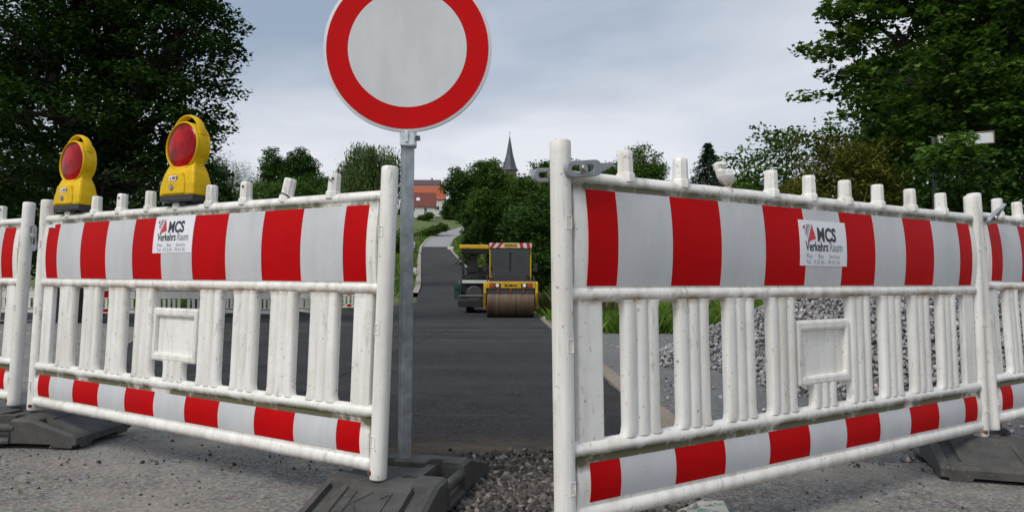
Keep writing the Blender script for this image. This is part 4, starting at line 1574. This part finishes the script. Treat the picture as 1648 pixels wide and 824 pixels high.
for i, (nm, lab, px, d, lbs, nc, lf, mt, cr__) in enumerate((
        ('bush', 'flowering bush in front of the brown-roofed house', 680, 214, [(684, 351, 6, 4), (690, 348, 5, 4), (679, 353, 5, 3)], 120, .5, 'leaf_far', 1.1),
        ('broadleaf_tree', 'dark tree standing at the gable of the orange-roofed house', 712, 222, [(721, 332, 8, 8), (717, 343, 7, 7), (724, 346, 9, 10)], 160, .5, 'leaf_dark', 1.2),
        ('hedge', 'long dark hedge above the fence along the rising road', 690, 172, [(664, 386, 9, 5), (676, 380, 9, 5), (688, 375, 9, 5), (700, 370, 9, 5), (712, 366, 8, 5)], 260, .4, 'leaf_far', .9),
        ('bush', 'dark bush left of the rising road near its bend', 652, 120, [(650, 385, 14, 14), (640, 400, 18, 16), (655, 402, 10, 10)], 200, .34, 'leaf_dark', .9))):
    X = P(px, 451, d).x
    g = min(gz(X, d) - 0.05, P(px, max(b_ for a, b_, c, e_ in lbs) + 8, d).z)
    lb = [lobe_px(a, b_, d, c, e_, c / S(d), X, d, g) for a, b_, c, e_ in lbs]
    tree(nm, lab, X, d, lb, nc, 34, lf, 'sprig', M[mt], .06, None, cr__, 140 + i, cat='tree' if nm == 'broadleaf_tree' else nm, n_twig=.05, group='greenery round the hill houses', base_z=g)
# weeping willow left of the sign post
WX, WY = P(595, 451, 58).x, 58
wg = gz(WX, WY) - .05
wl_ = [lobe_px(*a, WX, WY, wg) for a in ((590, 250, 58, 30, 24, 1.6), (570, 270, 58, 26, 22, 1.3), (615, 255, 58, 28, 26, 1.5), (630, 285, 58, 26, 26, 1.4), (590, 290, 58, 40, 26, 1.8), (560, 295, 58, 20, 18, 1.0))]
tree('willow_tree', 'pale weeping willow beside the round sign', WX, WY, wl_, 420, 44, .34, 'narrow', M['leaf_willow'], .3, 4.0, .75, 81, hang=1.6, up=0, n_twig=.15)
# spruce
SX, SY = P(1140, 451, 58).x, 58
sgz = gz(SX, SY) - .05
t = empty('spruce_tree', (SX, SY, sgz), 'dark pointed spruce rising behind the crushed peg', 'tree')
Hs = P(1140, 229, 58).z - sgz
rg = np.random.default_rng(5)
b_ = MB().tube([(0, 0, 0), (0, 0, Hs * .97)], [.2, .02], 7)
pp = []
for k in range(26):
    z = Hs * (0.12 + 0.86 * k / 25)
    r = 6.6 * (1 - z / Hs) ** 0.92 + .12
    for j in range(15):
        a = rg.random() * 6.28
        rr = r * rg.uniform(.65, 1.1)
        q = Vector((rr * math.cos(a), rr * math.sin(a), z - rr * .32))
        limb(b_, (0, 0, z), q, .04, .008, rg, 2, 4, .02)
        for u_ in np.linspace(.15, 1, 13):
            for _ in range(3):
                pp.append(Vector((0, 0, z)).lerp(q, u_) + Vector(rg.normal(0, .09, 3)) + Vector((0, 0, -.06)))
b_.build('trunk', M['bark'], t, smooth=60, fix=False)
o = obj('crown', leaf_mesh('crown', np.array([p[:] for p in pp]), np.full(len(pp), .34), 'narrow', M['leaf_spruce'], rg, .2), t)
o['kind'] = 'stuff'
# woods closing the hillside, one mass too far to count
rg = np.random.default_rng(9)
pp = []
for _ in range(170):
    d = rg.uniform(190, 330)
    px = rg.uniform(-700, 2300)
    if 610 < px < 735 and d < 290:
        continue
    X = P(px, 451, d).x
    h = rg.uniform(4, 8)
    g = gz(X, d)
    q = rg.normal(0, 1, (140, 3))
    q /= np.linalg.norm(q, axis=1)[:, None]
    pp.append(np.array([X, d, g + h * .6]) + q * np.array([h * .6, h * .6, h * .6]) * rg.uniform(.6, 1, (140, 1)))
pp = np.concatenate(pp)
o = obj('woodland', leaf_mesh('woodland', pp, np.full(len(pp), 1.7), 'sprig', M['leaf_dark'], rg, .4))
tag(o, 'far dark woodland along the top of the valley', 'woodland', None, 'stuff')


# ------------------------------------------------------------------ grass and weeds
def blades(name, pts, h, mat, label, cat, seed, w=0.012, lean=.35):
    rg = np.random.default_rng(seed)
    p = np.array(pts)
    n = len(p)
    hh = np.asarray(h) * rg.uniform(.5, 1.2, n)
    a = rg.random(n) * 6.283
    dx = np.stack([np.cos(a), np.sin(a), np.zeros(n)], -1) * w
    le = np.stack([rg.normal(0, lean, n), rg.normal(0, lean, n), np.ones(n)], -1) * hh[:, None]
    v = np.stack([p - dx, p + dx, p + le * .55 + dx * .7, p + le * np.array([1.5, 1.5, .95])], 1)
    o = obj(name, fast_mesh(name, v.reshape(-1, 3), 4, np.arange(n * 4), mat))
    return tag(o, label, cat, None, 'stuff')


pts, hs = [], []
for _ in range(26000):
    x, y = random.uniform(1.35, 12), 15.3 + 20 * random.random() ** 1.7
    if x < 2.3 and y < 26 and random.random() < .5:
        continue
    pts.append((x, y, gz(x, y) - .14))
    hs.append(random.uniform(.25, .62))
blades('grass', pts, hs, M['grass'], 'green rough grass growing behind the gravel yard', 'grass', 3, .014)
pts, hs = [], []
for _ in range(9000):
    y = random.uniform(24, 44)
    x = new_r(y) + .75 + abs(random.gauss(0, .9))
    pts.append((x, y, gz(x, y) - .14))
    hs.append(random.uniform(.3, 1.3) * (1.0 if y < 34 else .7))
blades('weeds', pts, hs, M['weed'], 'tall brownish weeds on the verge beside the road roller', 'weeds', 4, .016, .16)
pts, hs = [], []
for _ in range(24000):
    y = random.uniform(40, 190)
    s_ = random.choice((-1, 1))
    x = xc(y) + s_ * (3.4 + abs(random.gauss(0, 5)))
    if y < 50 and s_ < 0:
        continue
    pts.append((x, y, gz(x, y) - .1))
    hs.append(random.uniform(.25, .7))
for _ in range(9000):
    x, y = random.uniform(-34, -7), random.uniform(35.5, 41)
    pts.append((x, y, gz(x, y) - .14))
    hs.append(random.uniform(.2, .5))
blades('meadow_grass', pts, hs, M['grass'], 'pale meadow grass on both sides of the rising road', 'grass', 5, .05)

# ------------------------------------------------------------------ houses and church


def house(name, label, x, y, w, dpt, eave, ridge, roofm, yaw, wins, chim=True, sky_l=None, over=.4):
    g = gz(x, y) - .6
    t = empty(name, Matrix.Translation((x, y, g)) @ Matrix.Rotation(yaw, 4, 'Z'), label, 'house', 'houses on the hill')
    hw, hd = w / 2, dpt / 2
    MB().prism([(-hd, 0), (hd, 0), (hd, eave), (0, ridge - .15), (-hd, eave)], -hw, hw, axis='X').build('wall', M['render'], t)
    rb = MB()
    k = (ridge - eave) / hd
    for s in (-1, 1):
        rb.prism([(0, ridge), (s * (hd + over), eave - over * k), (s * (hd + over), eave - over * k + .18), (0, ridge + .2)], -hw - over, hw + over, axis='X')
    rf = rb.build('roof', roofm, t)
    if chim:
        MB().box((w * .2, .4, ridge + .3), (.6, .6, 1.4)).build('chimney', M['roof_brown'], rf)
    if sky_l:
        for sx_ in sky_l:
            yy = -hd * .55
            zz = ridge - k * abs(yy) + .24
            MB().box((sx_, yy, zz), (1.1, 1.3, .08), (math.atan(k), 0, 0)).build('skylight', M['skylight'], rf)
    for (wx, wz, ww, wh) in wins:
        wn_ = MB().ring_prism([(wx - ww / 2, wz - wh / 2), (wx + ww / 2, wz - wh / 2), (wx + ww / 2, wz + wh / 2), (wx - ww / 2, wz + wh / 2)],
                              [(wx - ww / 2 + .1, wz - wh / 2 + .1), (wx + ww / 2 - .1, wz - wh / 2 + .1), (wx + ww / 2 - .1, wz + wh / 2 - .1), (wx - ww / 2 + .1, wz + wh / 2 - .1)],
                              -hd - .05, -hd + .05).build('window', M['m_white'], t)
        MB().box((wx, -hd + .0, wz), (ww - .16, .06, wh - .16)).build('pane', M['pane'], wn_)
    return t


def base_at(px, py, d):
    return P(px, py, d)


h1 = P(676, 350, 228)
house('house', 'white house with brown-red roof and skylight above the meadow', h1.x, 228, 9.6, 7.5, P(676, 333, 228).z - gz(h1.x, 228) + .6, P(676, 311, 228).z - gz(h1.x, 228) + .6, M['roof_brown'], 0.10,
      [(1.8, 2.6, 1.0, 1.3), (-2.0, 2.6, 1.0, 1.3)], False, [-.6])
h2 = P(686, 345, 246)
house('house', 'larger white house with bright orange roof behind the brown-roofed one', h2.x, 246, 12.5, 9, P(688, 322, 246).z - gz(h2.x, 246) + .6, P(688, 301, 246).z - gz(h2.x, 246) + .6, M['roof_orange'], 0.06,
      [(4.2, 3.0, 1.0, 1.4)], False)
h3 = P(686, 340, 290)
house('house', 'farther house with dark purple roof behind the orange-roofed one', h3.x, 290, 11, 9, P(686, 300, 290).z - gz(h3.x, 290) + .6, P(686, 290.5, 290).z - gz(h3.x, 290) + .6, M['roof_purple'], 0.0, [], True)

CX_, CY_ = P(820, 300, 300).x, 300
cg = gz(CX_, CY_) - .5
ct = empty('church', Matrix.Translation((CX_, CY_, cg)) @ Matrix.Rotation(R(8), 4, 'Z'), 'church tower of brown stone with slender slate spire above the trees', 'church')
z1, z2 = P(820, 274, 300).z - cg, P(820, 218, 300).z - cg
hw = 10 / S(300)
MB().box((0, 0, z1 / 2), (hw * 2, hw * 2, z1)).build('tower', M['sandstone'], ct)
MB().lathe([(hw * 1.5, z1 - .3), (hw * 1.12, z1 + 1.2), (hw * .55, z1 + (z2 - z1) * .45), (.05, z2)], n=8).build('spire', M['slate'], ct)
fin = MB().tube([(0, 0, z2 - .3), (0, 0, z2 + 1.6)], .07, 6)
fin.box((0, 0, z2 + 1.1), (.8, .1, .1))
fin.build('cross', M['m_black'], ct)
for s in (-1, 1):
    MB().prism([(s * 1.0 - .35, z1 - 3.4), (s * 1.0 + .35, z1 - 3.4), (s * 1.0 + .35, z1 - 1.6), (s * 1.0, z1 - 1.2), (s * 1.0 - .35, z1 - 1.6)], -hw - .06, -hw + .1).build('window', M['pane'], ct)

# fence up the left of the far road
fx = empty('wire_fence', (xc(110) - 4.5, 110, gz(xc(110) - 4.5, 110)), 'post and wire fence along the rising road below the meadow', 'fence')
fo_ = fx.matrix_world.translation.copy()
pm_ = MB().box((0, 0, .55), (.11, .11, 1.3)).mesh('post', M['wood'])
prev = None
for i in range(24):
    y = 118 + i * 3.2
    x = xc(y) - 4.2 - (1.2 if y > 150 else 0)
    o = obj('post', pm_, fx)
    o.location = Vector((x, y, gz(x, y) - .1)) - fo_
    if prev:
        for hz in (.45, .8, 1.1):
            MB().tube([Vector((prev[0], prev[1], gz(*prev) + hz)) - fo_, Vector((x, y, gz(x, y) + hz)) - fo_], .012, 3, caps=False).build('wire', M['m_grey'], fx)
    prev = (x, y)
# pale bent marker by the road
p = P(667, 400, 128)
wp = empty('marker_post', (p.x, 128, gz(p.x, 128)), 'white bent marker post at the edge of the rising road', 'post')
MB().tube([(0, 0, -.2), (0, 0, 1.5), (-.15, 0, 1.75), (-.5, 0, 1.8)], .13, 8).build('pole', M['m_white'], wp)
MB().box((-.6, 0, 1.78), (.5, .3, .28)).build('head', M['m_white'], wp, bev=.04)
# white boulders
for i, (px, py, d, r, lab) in enumerate(((662, 444, 78, .75, 'white boulder at the foot of the marker side verge'), (659, 436, 82, .6, 'second white boulder uphill of the first'), (725, 393, 140, .8, 'pale boulder where the pale road surface starts'), (877, 508, 27.5, .12, 'small pale stone beside the roller drum'))):
    p = P(px, py, d)
    g = gz(p.x, d)
    v = ST_V * (1 + np.random.default_rng(i).uniform(-.2, .2, (len(ST_V), 1))) * np.array([r, r * .8, r * .6])
    o = MB().add([tuple(a) for a in v], [tuple(f) for f in ST_F]).build('boulder', M['render'])
    o.location = (p.x, d, g + r * .2)
    tag(o, lab, 'boulder')

# ------------------------------------------------------------------ far row of barriers on the left
fb = MB()
for s in (-1, 1):
    fb.tube([(s * 1.07, 0, 0), (s * 1.07, 0, 1.0)], .035, 6)
for z, r in ((.9, .024), (.6, .024), (.2, .026), (.045, .028)):
    fb.tube([(-1.05, 0, z), (1.05, 0, z)], r, 6)
for k in range(-5, 6):
    if k:
        fb.box((k * .19, 0, .4), (.10, .03, .4))
fb.box((0, 0, .74), (2.06, .02, .27))
fb.box((0, 0, .12), (2.06, .02, .12))
for i in range(11):
    x0 = -1 + (0 if i == 0 else .1 + .2 * (i - 1))
    x1 = min(1, -.9 + .2 * i)
    if i % 2 == 0:
        fb.box(((x0 + x1) / 2, -.012, .745), (x1 - x0, .01, .25), mi=1)
        fb.box(((x0 + x1) / 2, -.012, .125), (x1 - x0, .01, .1), mi=1)
for s in (-1, 1):
    fb.box((s * 1.0, 0, -.05), (.4, .75, .11), mi=2)
for i in range(9):
    fb.box((-.83 + i * .208, 0, .96), (.04, .04, .08))
fbm = fb.mesh('distant_barrier', [M['white'], M['film_red'], M['rubber']])
blank = MB()
blank.v, blank.f = list(fb.v), list(fb.f)
blank.mi = [0 if k == 1 else k for k in fb.mi]
blm = blank.mesh('distant_barrier', [M['white'], M['film_red'], M['rubber']])
spots = [(-19.3, 27.4, .05, 1), (-17.0, 27.2, .08, 0), (-14.75, 27.0, .05, 0), (-12.45, 27.1, -.05, 1), (-10.2, 27.6, -.30, 1), (-8.6, 29.6, -1.0, 1), (-8.5, 34.6, .25, 0)]
for i, (x, y, yw, bl) in enumerate(spots):
    o = obj('distant_barrier', blm if bl else fbm)
    o.matrix_world = Matrix.Translation((x, y, gz(x, y) + .105)) @ Matrix.Rotation(yw, 4, 'Z')
    tag(o, ['distant white blank barrier at the outer end of the row across the side road', 'distant striped barrier next to the blank outer end of the side road row',
            'distant striped barrier next to the blank one in the middle of the row', 'distant white blank barrier in the middle of the side road row',
            'distant white blank barrier turned slightly where the side road row bends', 'distant white blank barrier standing nearly edge-on at the junction corner',
            'distant striped barrier standing alone beyond the junction corner'][i], 'barrier', 'distant barriers across the side road')

# ------------------------------------------------------------------ street name sign at the right
p = P(1503, 260, 10.7)
g = gz(p.x, 10.7)
ss = empty('street_sign', Matrix.Translation((p.x, 10.7, g - .1)), 'white street name sign half hidden among maple leaves', 'street sign')
zt = P(1550, 227, 10.7).z - g + .1
MB().tube([(0, 0, 0), (0, 0, zt + .05)], .03, 10).build('post', M['m_grey'], ss, smooth=40)
yaw_s = -0.25
pl = MB().box((.42, -.02, zt), (.74, .012, .17), (0, -.045, 0)).build('plate', M['m_white'], ss)
fb2 = MB()
for dz in (-.088, .088):
    fb2.box((.42, -.03, zt + dz), (.76, .012, .014), (0, -.045, 0))
for dx in (-.373, .373):
    fb2.box((.42 + dx, -.03, zt + dx * .045), (.014, .012, .17), (0, -.045, 0))
fb2.build('frame', M['wood'], ss)
mk = MB()
xx = .10
for i in range(13):
    w_ = random.uniform(.015, .036)
    if i != 6:
        hh_ = random.choice((.035, .05, .055))
        mk.box((xx + w_ / 2, -.029, zt + (xx - .42) * .045 + hh_ / 2 - .03), (w_ * .45, .003, hh_))
        mk.box((xx + w_ / 2 + .006, -.029, zt + (xx - .42) * .045 + random.choice((-.026, 0, .015))), (w_ * .8, .003, .008))
    xx += w_ + .018
mk.build('lettering', M['ink_grey'], pl)
ss.rotation_euler = (0, 0, yaw_s)


# ------------------------------------------------------------------ road roller
rx_, ry_ = P(822, 513, 28).x, 28.0
rr = empty('road_roller', Matrix.Translation((rx_, ry_, gz(rx_, ry_ + .6) - .0)) @ Matrix.Rotation(R(1.5), 4, 'Z'), 'yellow tandem road roller with wide steel drum parked on the new asphalt', 'road roller')
DR, DW = .61, .94


def drum(y, nm):
    d_ = MB().lathe([(DR - .10, -DW), (DR - .02, -DW), (DR, -DW + .02), (DR, DW - .02), (DR - .02, DW), (DR - .10, DW)], axis='X', c=(0, y, DR), n=56).build(nm, M['drum'], rr, smooth=40)
    for s in (-1, 1):
        MB().lathe([(.20, s * DW), (.20, s * (DW + .05)), (.0, s * (DW + .05))], axis='X', c=(0, y, DR), n=20).build('hub', M['m_black'], d_)


drum(.65, 'drum')
drum(3.55, 'drum')
for y in (.65, 3.55):
    f_ = MB()
    for s in (-1, 1):   # curved side arms of the drum frame
        f_.prism([(y - .60, .98), (y - .56, 1.36), (y - .30, 1.43), (y + .75, 1.43), (y + .75, 1.0), (y + .42, .62), (y + .30, .30), (y - .22, .30), (y - .42, .62)], s * .965, s * 1.075, axis='X')
    f_.box((0, y - .42, 1.29), (1.96, .34, .27))
    f_.box((0, y + .62, 1.24), (1.96, .2, .36))
    f_.build('drum_frame', M['m_yellow'], rr, bev=.03)
    MB().box((0, y - .50, 1.07), (1.84, .06, .22)).build('scraper', M['m_grey'], rr)
    for k in (-.5, 0.0, .5):
        MB().tube([(k, y - .56, 1.15), (k, y - .56, 1.02)], .025, 6).build('spray_nozzle', M['m_orange'], rr)
# front hood in front of the cab
MB().prism([(.20, 1.40), (.24, 1.48), (1.0, 1.55), (1.2, 1.40)], -.86, .86, axis='X').build('hood', M['m_black'], rr, bev=.02)
for s in (-1, 1):
    hl = MB().box((s * .62, .052, 1.275), (.44, .03, .16)).build('headlight', M['m_black'], rr, bev=.01)
    MB().lathe([(.0, .020), (.065, .020), (.075, .04)], axis='Y', c=(s * .53, 0, 1.275), n=20).build('lamp_glass', M['m_lamp'], hl)
    MB().box((s * .735, .032, 1.275), (.17, .02, .12)).build('indicator', M['m_orange'], hl)
lettering('BOMAG', .14, 0, 1.225, lambda z: .055, M['m_black'], rr, bold=.006, align='CENTER')
# chassis and articulated joint
MB().box((0, 2.1, .95), (.9, 1.9, .5)).build('chassis', M['m_grey'], rr, bev=.04)
MB().box((0, 3.45, 1.75), (1.6, 1.3, .5)).build('engine_cover', M['m_yellow'], rr, bev=.06)
# cab
cy0, cy1, cb, ctp, cw = 1.05, 2.55, 1.40, 2.78, .83
cab = MB()
for s in (-1, 1):
    for yy in (cy0, cy1):
        cab.box((s * cw, yy, (cb + ctp) / 2), (.05, .08, ctp - cb))
    cab.box((s * cw, (cy0 + cy1) / 2, cb + .05), (.07, cy1 - cy0, .10))
cabo = cab.build('cab_frame', M['m_yellow'], rr, bev=.015)
MB().box((0, cy0 + .02, cb + .10), (1.6, .06, .2)).build('cab_sill', M['m_black'], cabo)
MB().box((0, (cy0 + cy1) / 2, cb - .02), (1.7, 1.6, .10)).build('floor', M['m_black'], cabo)
MB().box((0, cy0, (cb + ctp) / 2 + .1), (1.58, .012, ctp - cb - .24)).build('windscreen', M['cab_glass'], cabo)
MB().box((0, cy1, (cb + ctp) / 2 + .1), (1.58, .012, ctp - cb - .24)).build('rear_window', M['cab_glass'], cabo)
for s in (-1, 1):
    MB().box((s * (cw - .005), (cy0 + cy1) / 2, (cb + ctp) / 2 + .06), (.012, 1.40, ctp - cb - .14)).build('side_window', M['cab_glass'], cabo)
rf = MB().box((0, (cy0 + cy1) / 2, ctp + .10), (1.78, 1.8, .18)).build('roof', M['m_yellow'], cabo, bev=.04)
bd = MB().box((0, cy0 - .215, ctp + .105), (1.70, .03, .20)).build('warning_board', M['m_white'], rf)
for k in (-.72, -.44, .44, .72):
    s = 1 if k < 0 else -1
    MB().prism([(k - .10 - s * .05, ctp + .006), (k + .04 - s * .05, ctp + .006), (k + .10 + s * .05, ctp + .204), (k - .04 + s * .05, ctp + .204)], cy0 - .234, cy0 - .231).build('board_stripe', M['m_red'], bd)
nb = MB().box((0, cy0 - .234, ctp + .105), (.56, .006, .16)).build('name_board', M['m_yellow'], bd)
lettering('BOMAG', .13, 0, ctp + .06, lambda z: cy0 - .239, M['m_black'], nb, bold=.004, align='CENTER')
for s in (-1, 1):
    MB().lathe([(.06, ctp + .15), (.06, ctp + .22), (.0, ctp + .24)], c=(s * .86, cy0 - .10, -.06), n=10).build('work_lamp', M['m_grey'], rf)
    mr = MB().box((s * 1.02, cy0 - .1, 1.98), (.16, .05, .34)).build('mirror', M['m_black'], cabo, bev=.02)
    MB().tube([(s * .84, cy0 - .02, 2.1), (s * 1.02, cy0 - .08, 2.1)], .015, 6).build('mirror_arm', M['m_black'], mr)
# dark front console with its ring-shaped vents, and the long wiper on the windscreen
fc = MB().prism([(.52, 1.44), (.56, 1.70), (.66, 1.80), (.98, 1.84), (1.0, 1.44)], -.68, .68, axis='X').build('front_console', M['m_black'], rr, bev=.05)
for s in (-.32, .32):
    n_ = 20
    for q_ in (.20, .11):
        MB().tube([(s + q_ * 1.3 * math.cos(2 * math.pi * k / n_), .80 + q_ * .7 * math.sin(2 * math.pi * k / n_), 1.835 + .02 * math.sin(2 * math.pi * k / n_)) for k in range(n_ + 1)], .018, 6, caps=False).build('vent_ring', M['m_grey'], fc)
MB().tube([(0, 1.0, 1.86), (0, 1.02, 2.62)], .035, 6).build('wiper', M['m_black'], cabo)
for s in (-1, 1):
    MB().tube([(s * .93, .30, 1.40), (s * .93, .55, 1.62), (s * .90, 1.0, 1.66)], .03, 6).build('hose', M['m_black'], rr)
    MB().tube([(s * 1.0, .25, 1.10), (s * 1.06, .30, .80), (s * 1.03, .40, .50)], .022, 6).build('hose', M['m_black'], rr)
# inside the cab
ds = MB().prism([(1.20, 1.42), (1.14, 1.78), (1.30, 1.92), (1.62, 1.80), (1.66, 1.42)], -.58, .58, axis='X').build('dashboard', M['m_grey'], cabo, bev=.03)
for s in (-.36, 0.02, .36):
    n_ = 20
    MB().tube([(s + .17 * math.cos(2 * math.pi * k / n_), 1.36 + .15 * math.sin(2 * math.pi * k / n_), 1.93 + .05 * math.sin(2 * math.pi * k / n_)) for k in range(n_ + 1)], .022, 6, caps=False).build('steering_wheel' if abs(s) < .1 else 'hose_ring', M['m_black'], cabo)
for s in (-1, 1):
    st = MB().box((s * .42, 2.0, 1.72), (.5, .5, .16)).build('seat', M['m_black'], cabo, bev=.03)
    MB().box((s * .42, 2.25, 2.02), (.48, .12, .62), (-.12, 0, 0)).build('backrest', M['m_black'], st, bev=.03)
for s in (-1, 1):
    MB().box((s * .40, 2.40, 2.40), (.46, .04, .17)).build('sticker', M['m_yellow'], cabo)

# ------------------------------------------------------------------ asphalt paver
px_, py_ = P(778, 504, 32.5).x, 32.5
pv = empty('asphalt_paver', Matrix.Translation((px_, py_, gz(px_, py_ + 1) + .0)) @ Matrix.Rotation(R(3), 4, 'Z'), 'dark asphalt paver with yellow canopy parked behind the roller', 'paver')
for s in (-1, 1):
    tr_ = []
    for i in range(12):
        a = math.pi / 2 + math.pi * i / 11
        tr_.append((.9 + .32 * math.cos(a), .32 + .32 * math.sin(a)))
    for i in range(12):
        a = -math.pi / 2 + math.pi * i / 11
        tr_.append((3.6 + .32 * math.cos(a), .32 + .32 * math.sin(a)))
    tk = MB().prism(tr_, s * .62 - .16, s * .62 + .16, axis='X').build('track', M['m_black'], pv)
    for yy in (.9, 1.6, 2.3, 3.0, 3.6):
        MB().lathe([(.22, s * .62 - s * .18), (.22, s * .62 + s * .18), (.0, s * .62 + s * .18)], axis='X', c=(0, yy, .32), n=16).build('track_roller', M['m_grey'], tk)
MB().box((0, 2.4, 1.0), (2.1, 2.9, .75)).build('body', M['m_black'], pv, bev=.04)
# screed across the end that faces the road
sc0 = MB().box((0, .25, .58), (2.36, .62, .46)).build('screed', M['m_grey'], pv, bev=.03)
MB().box((0, -.02, .42), (2.3, .14, .30)).build('screed_plate', M['m_black'], sc0, bev=.02)
MB().box((0, -.10, .80), (2.2, .06, .05)).build('walkway_edge', M['steel'], sc0)
MB().lathe([(.0, -.09), (.34, -.09), (.38, -.05)], axis='Y', c=(-.42, 0, .86), n=20).build('auger_cover', M['m_grey'], sc0).scale = (1, 1, 1)
for s in (-1, 1):
    ex_ = MB().box((s * 1.22, .5, .95), (.22, 1.1, .62)).build('side_shield', M['m_green'], pv, bev=.02)
    MB().box((s * 1.22, -.04, 1.18), (.24, .10, .20)).build('control_box', M['m_green'], ex_, bev=.01)
MB().box((-.2, .40, 1.42), (1.55, .30, .15)).build('rear_bumper', M['m_white'], pv, bev=.02)
MB().box((0, 1.6, 1.42), (1.95, 1.6, .06)).build('platform', M['m_grey'], pv)
rl = MB()
for z in (1.72, 2.02):
    rl.tube([(-.95, .82, z), (.95, .82, z)], .025, 6)
for x in (-.95, -.3, .35, .95):
    rl.tube([(x, .82, 1.42), (x, .82, 2.02)], .022, 6)
rl.build('railing', M['m_black'], pv)
for s in (-1, 1):
    st = MB().box((s * .52, 1.35, 1.78), (.48, .48, .14)).build('seat', M['m_black'], pv, bev=.03)
    MB().box((s * .52, 1.12, 2.16), (.46, .12, .66)).build('backrest', M['m_black'], st, bev=.04)
    MB().box((s * .52, 1.12, 2.56), (.26, .10, .18)).build('headrest', M['m_black'], st, bev=.03)
MB().box((0, 2.2, 1.85), (1.7, .3, .55)).build('console', M['m_grey'], pv, bev=.03)
MB().box((0, 3.4, 1.5), (1.9, .9, .5)).build('engine_cover', M['m_green'], pv, bev=.04)
for s in (-1, 1):
    MB().box((s * .96, .92, 2.17), (.09, .09, 1.58)).build('canopy_post', M['m_black'], pv)
    MB().box((s * .96, 2.75, 2.17), (.09, .09, 1.58)).build('canopy_post', M['m_black'], pv)
cn = MB().box((0, 1.8, 3.04), (2.25, 2.5, .20)).build('canopy', M['m_yellow'], pv, bev=.05)
MB().box((0, 1.8, 2.87), (2.05, 2.3, .16)).build('canopy_lining', M['m_black'], cn)
MB().lathe([(.0, .50), (.07, .50), (.07, .56)], axis='Y', c=(-.72, 0, 2.92), n=14).build('work_lamp', M['m_black'], cn)
for s in (-1, 1):   # open hopper at the far end
    MB().prism([(4.0, .7), (5.3, .7), (5.3, 1.5), (4.0, 1.3)], s * 1.15, s * 1.25, axis='X').build('hopper_wing', M['m_green'], pv)
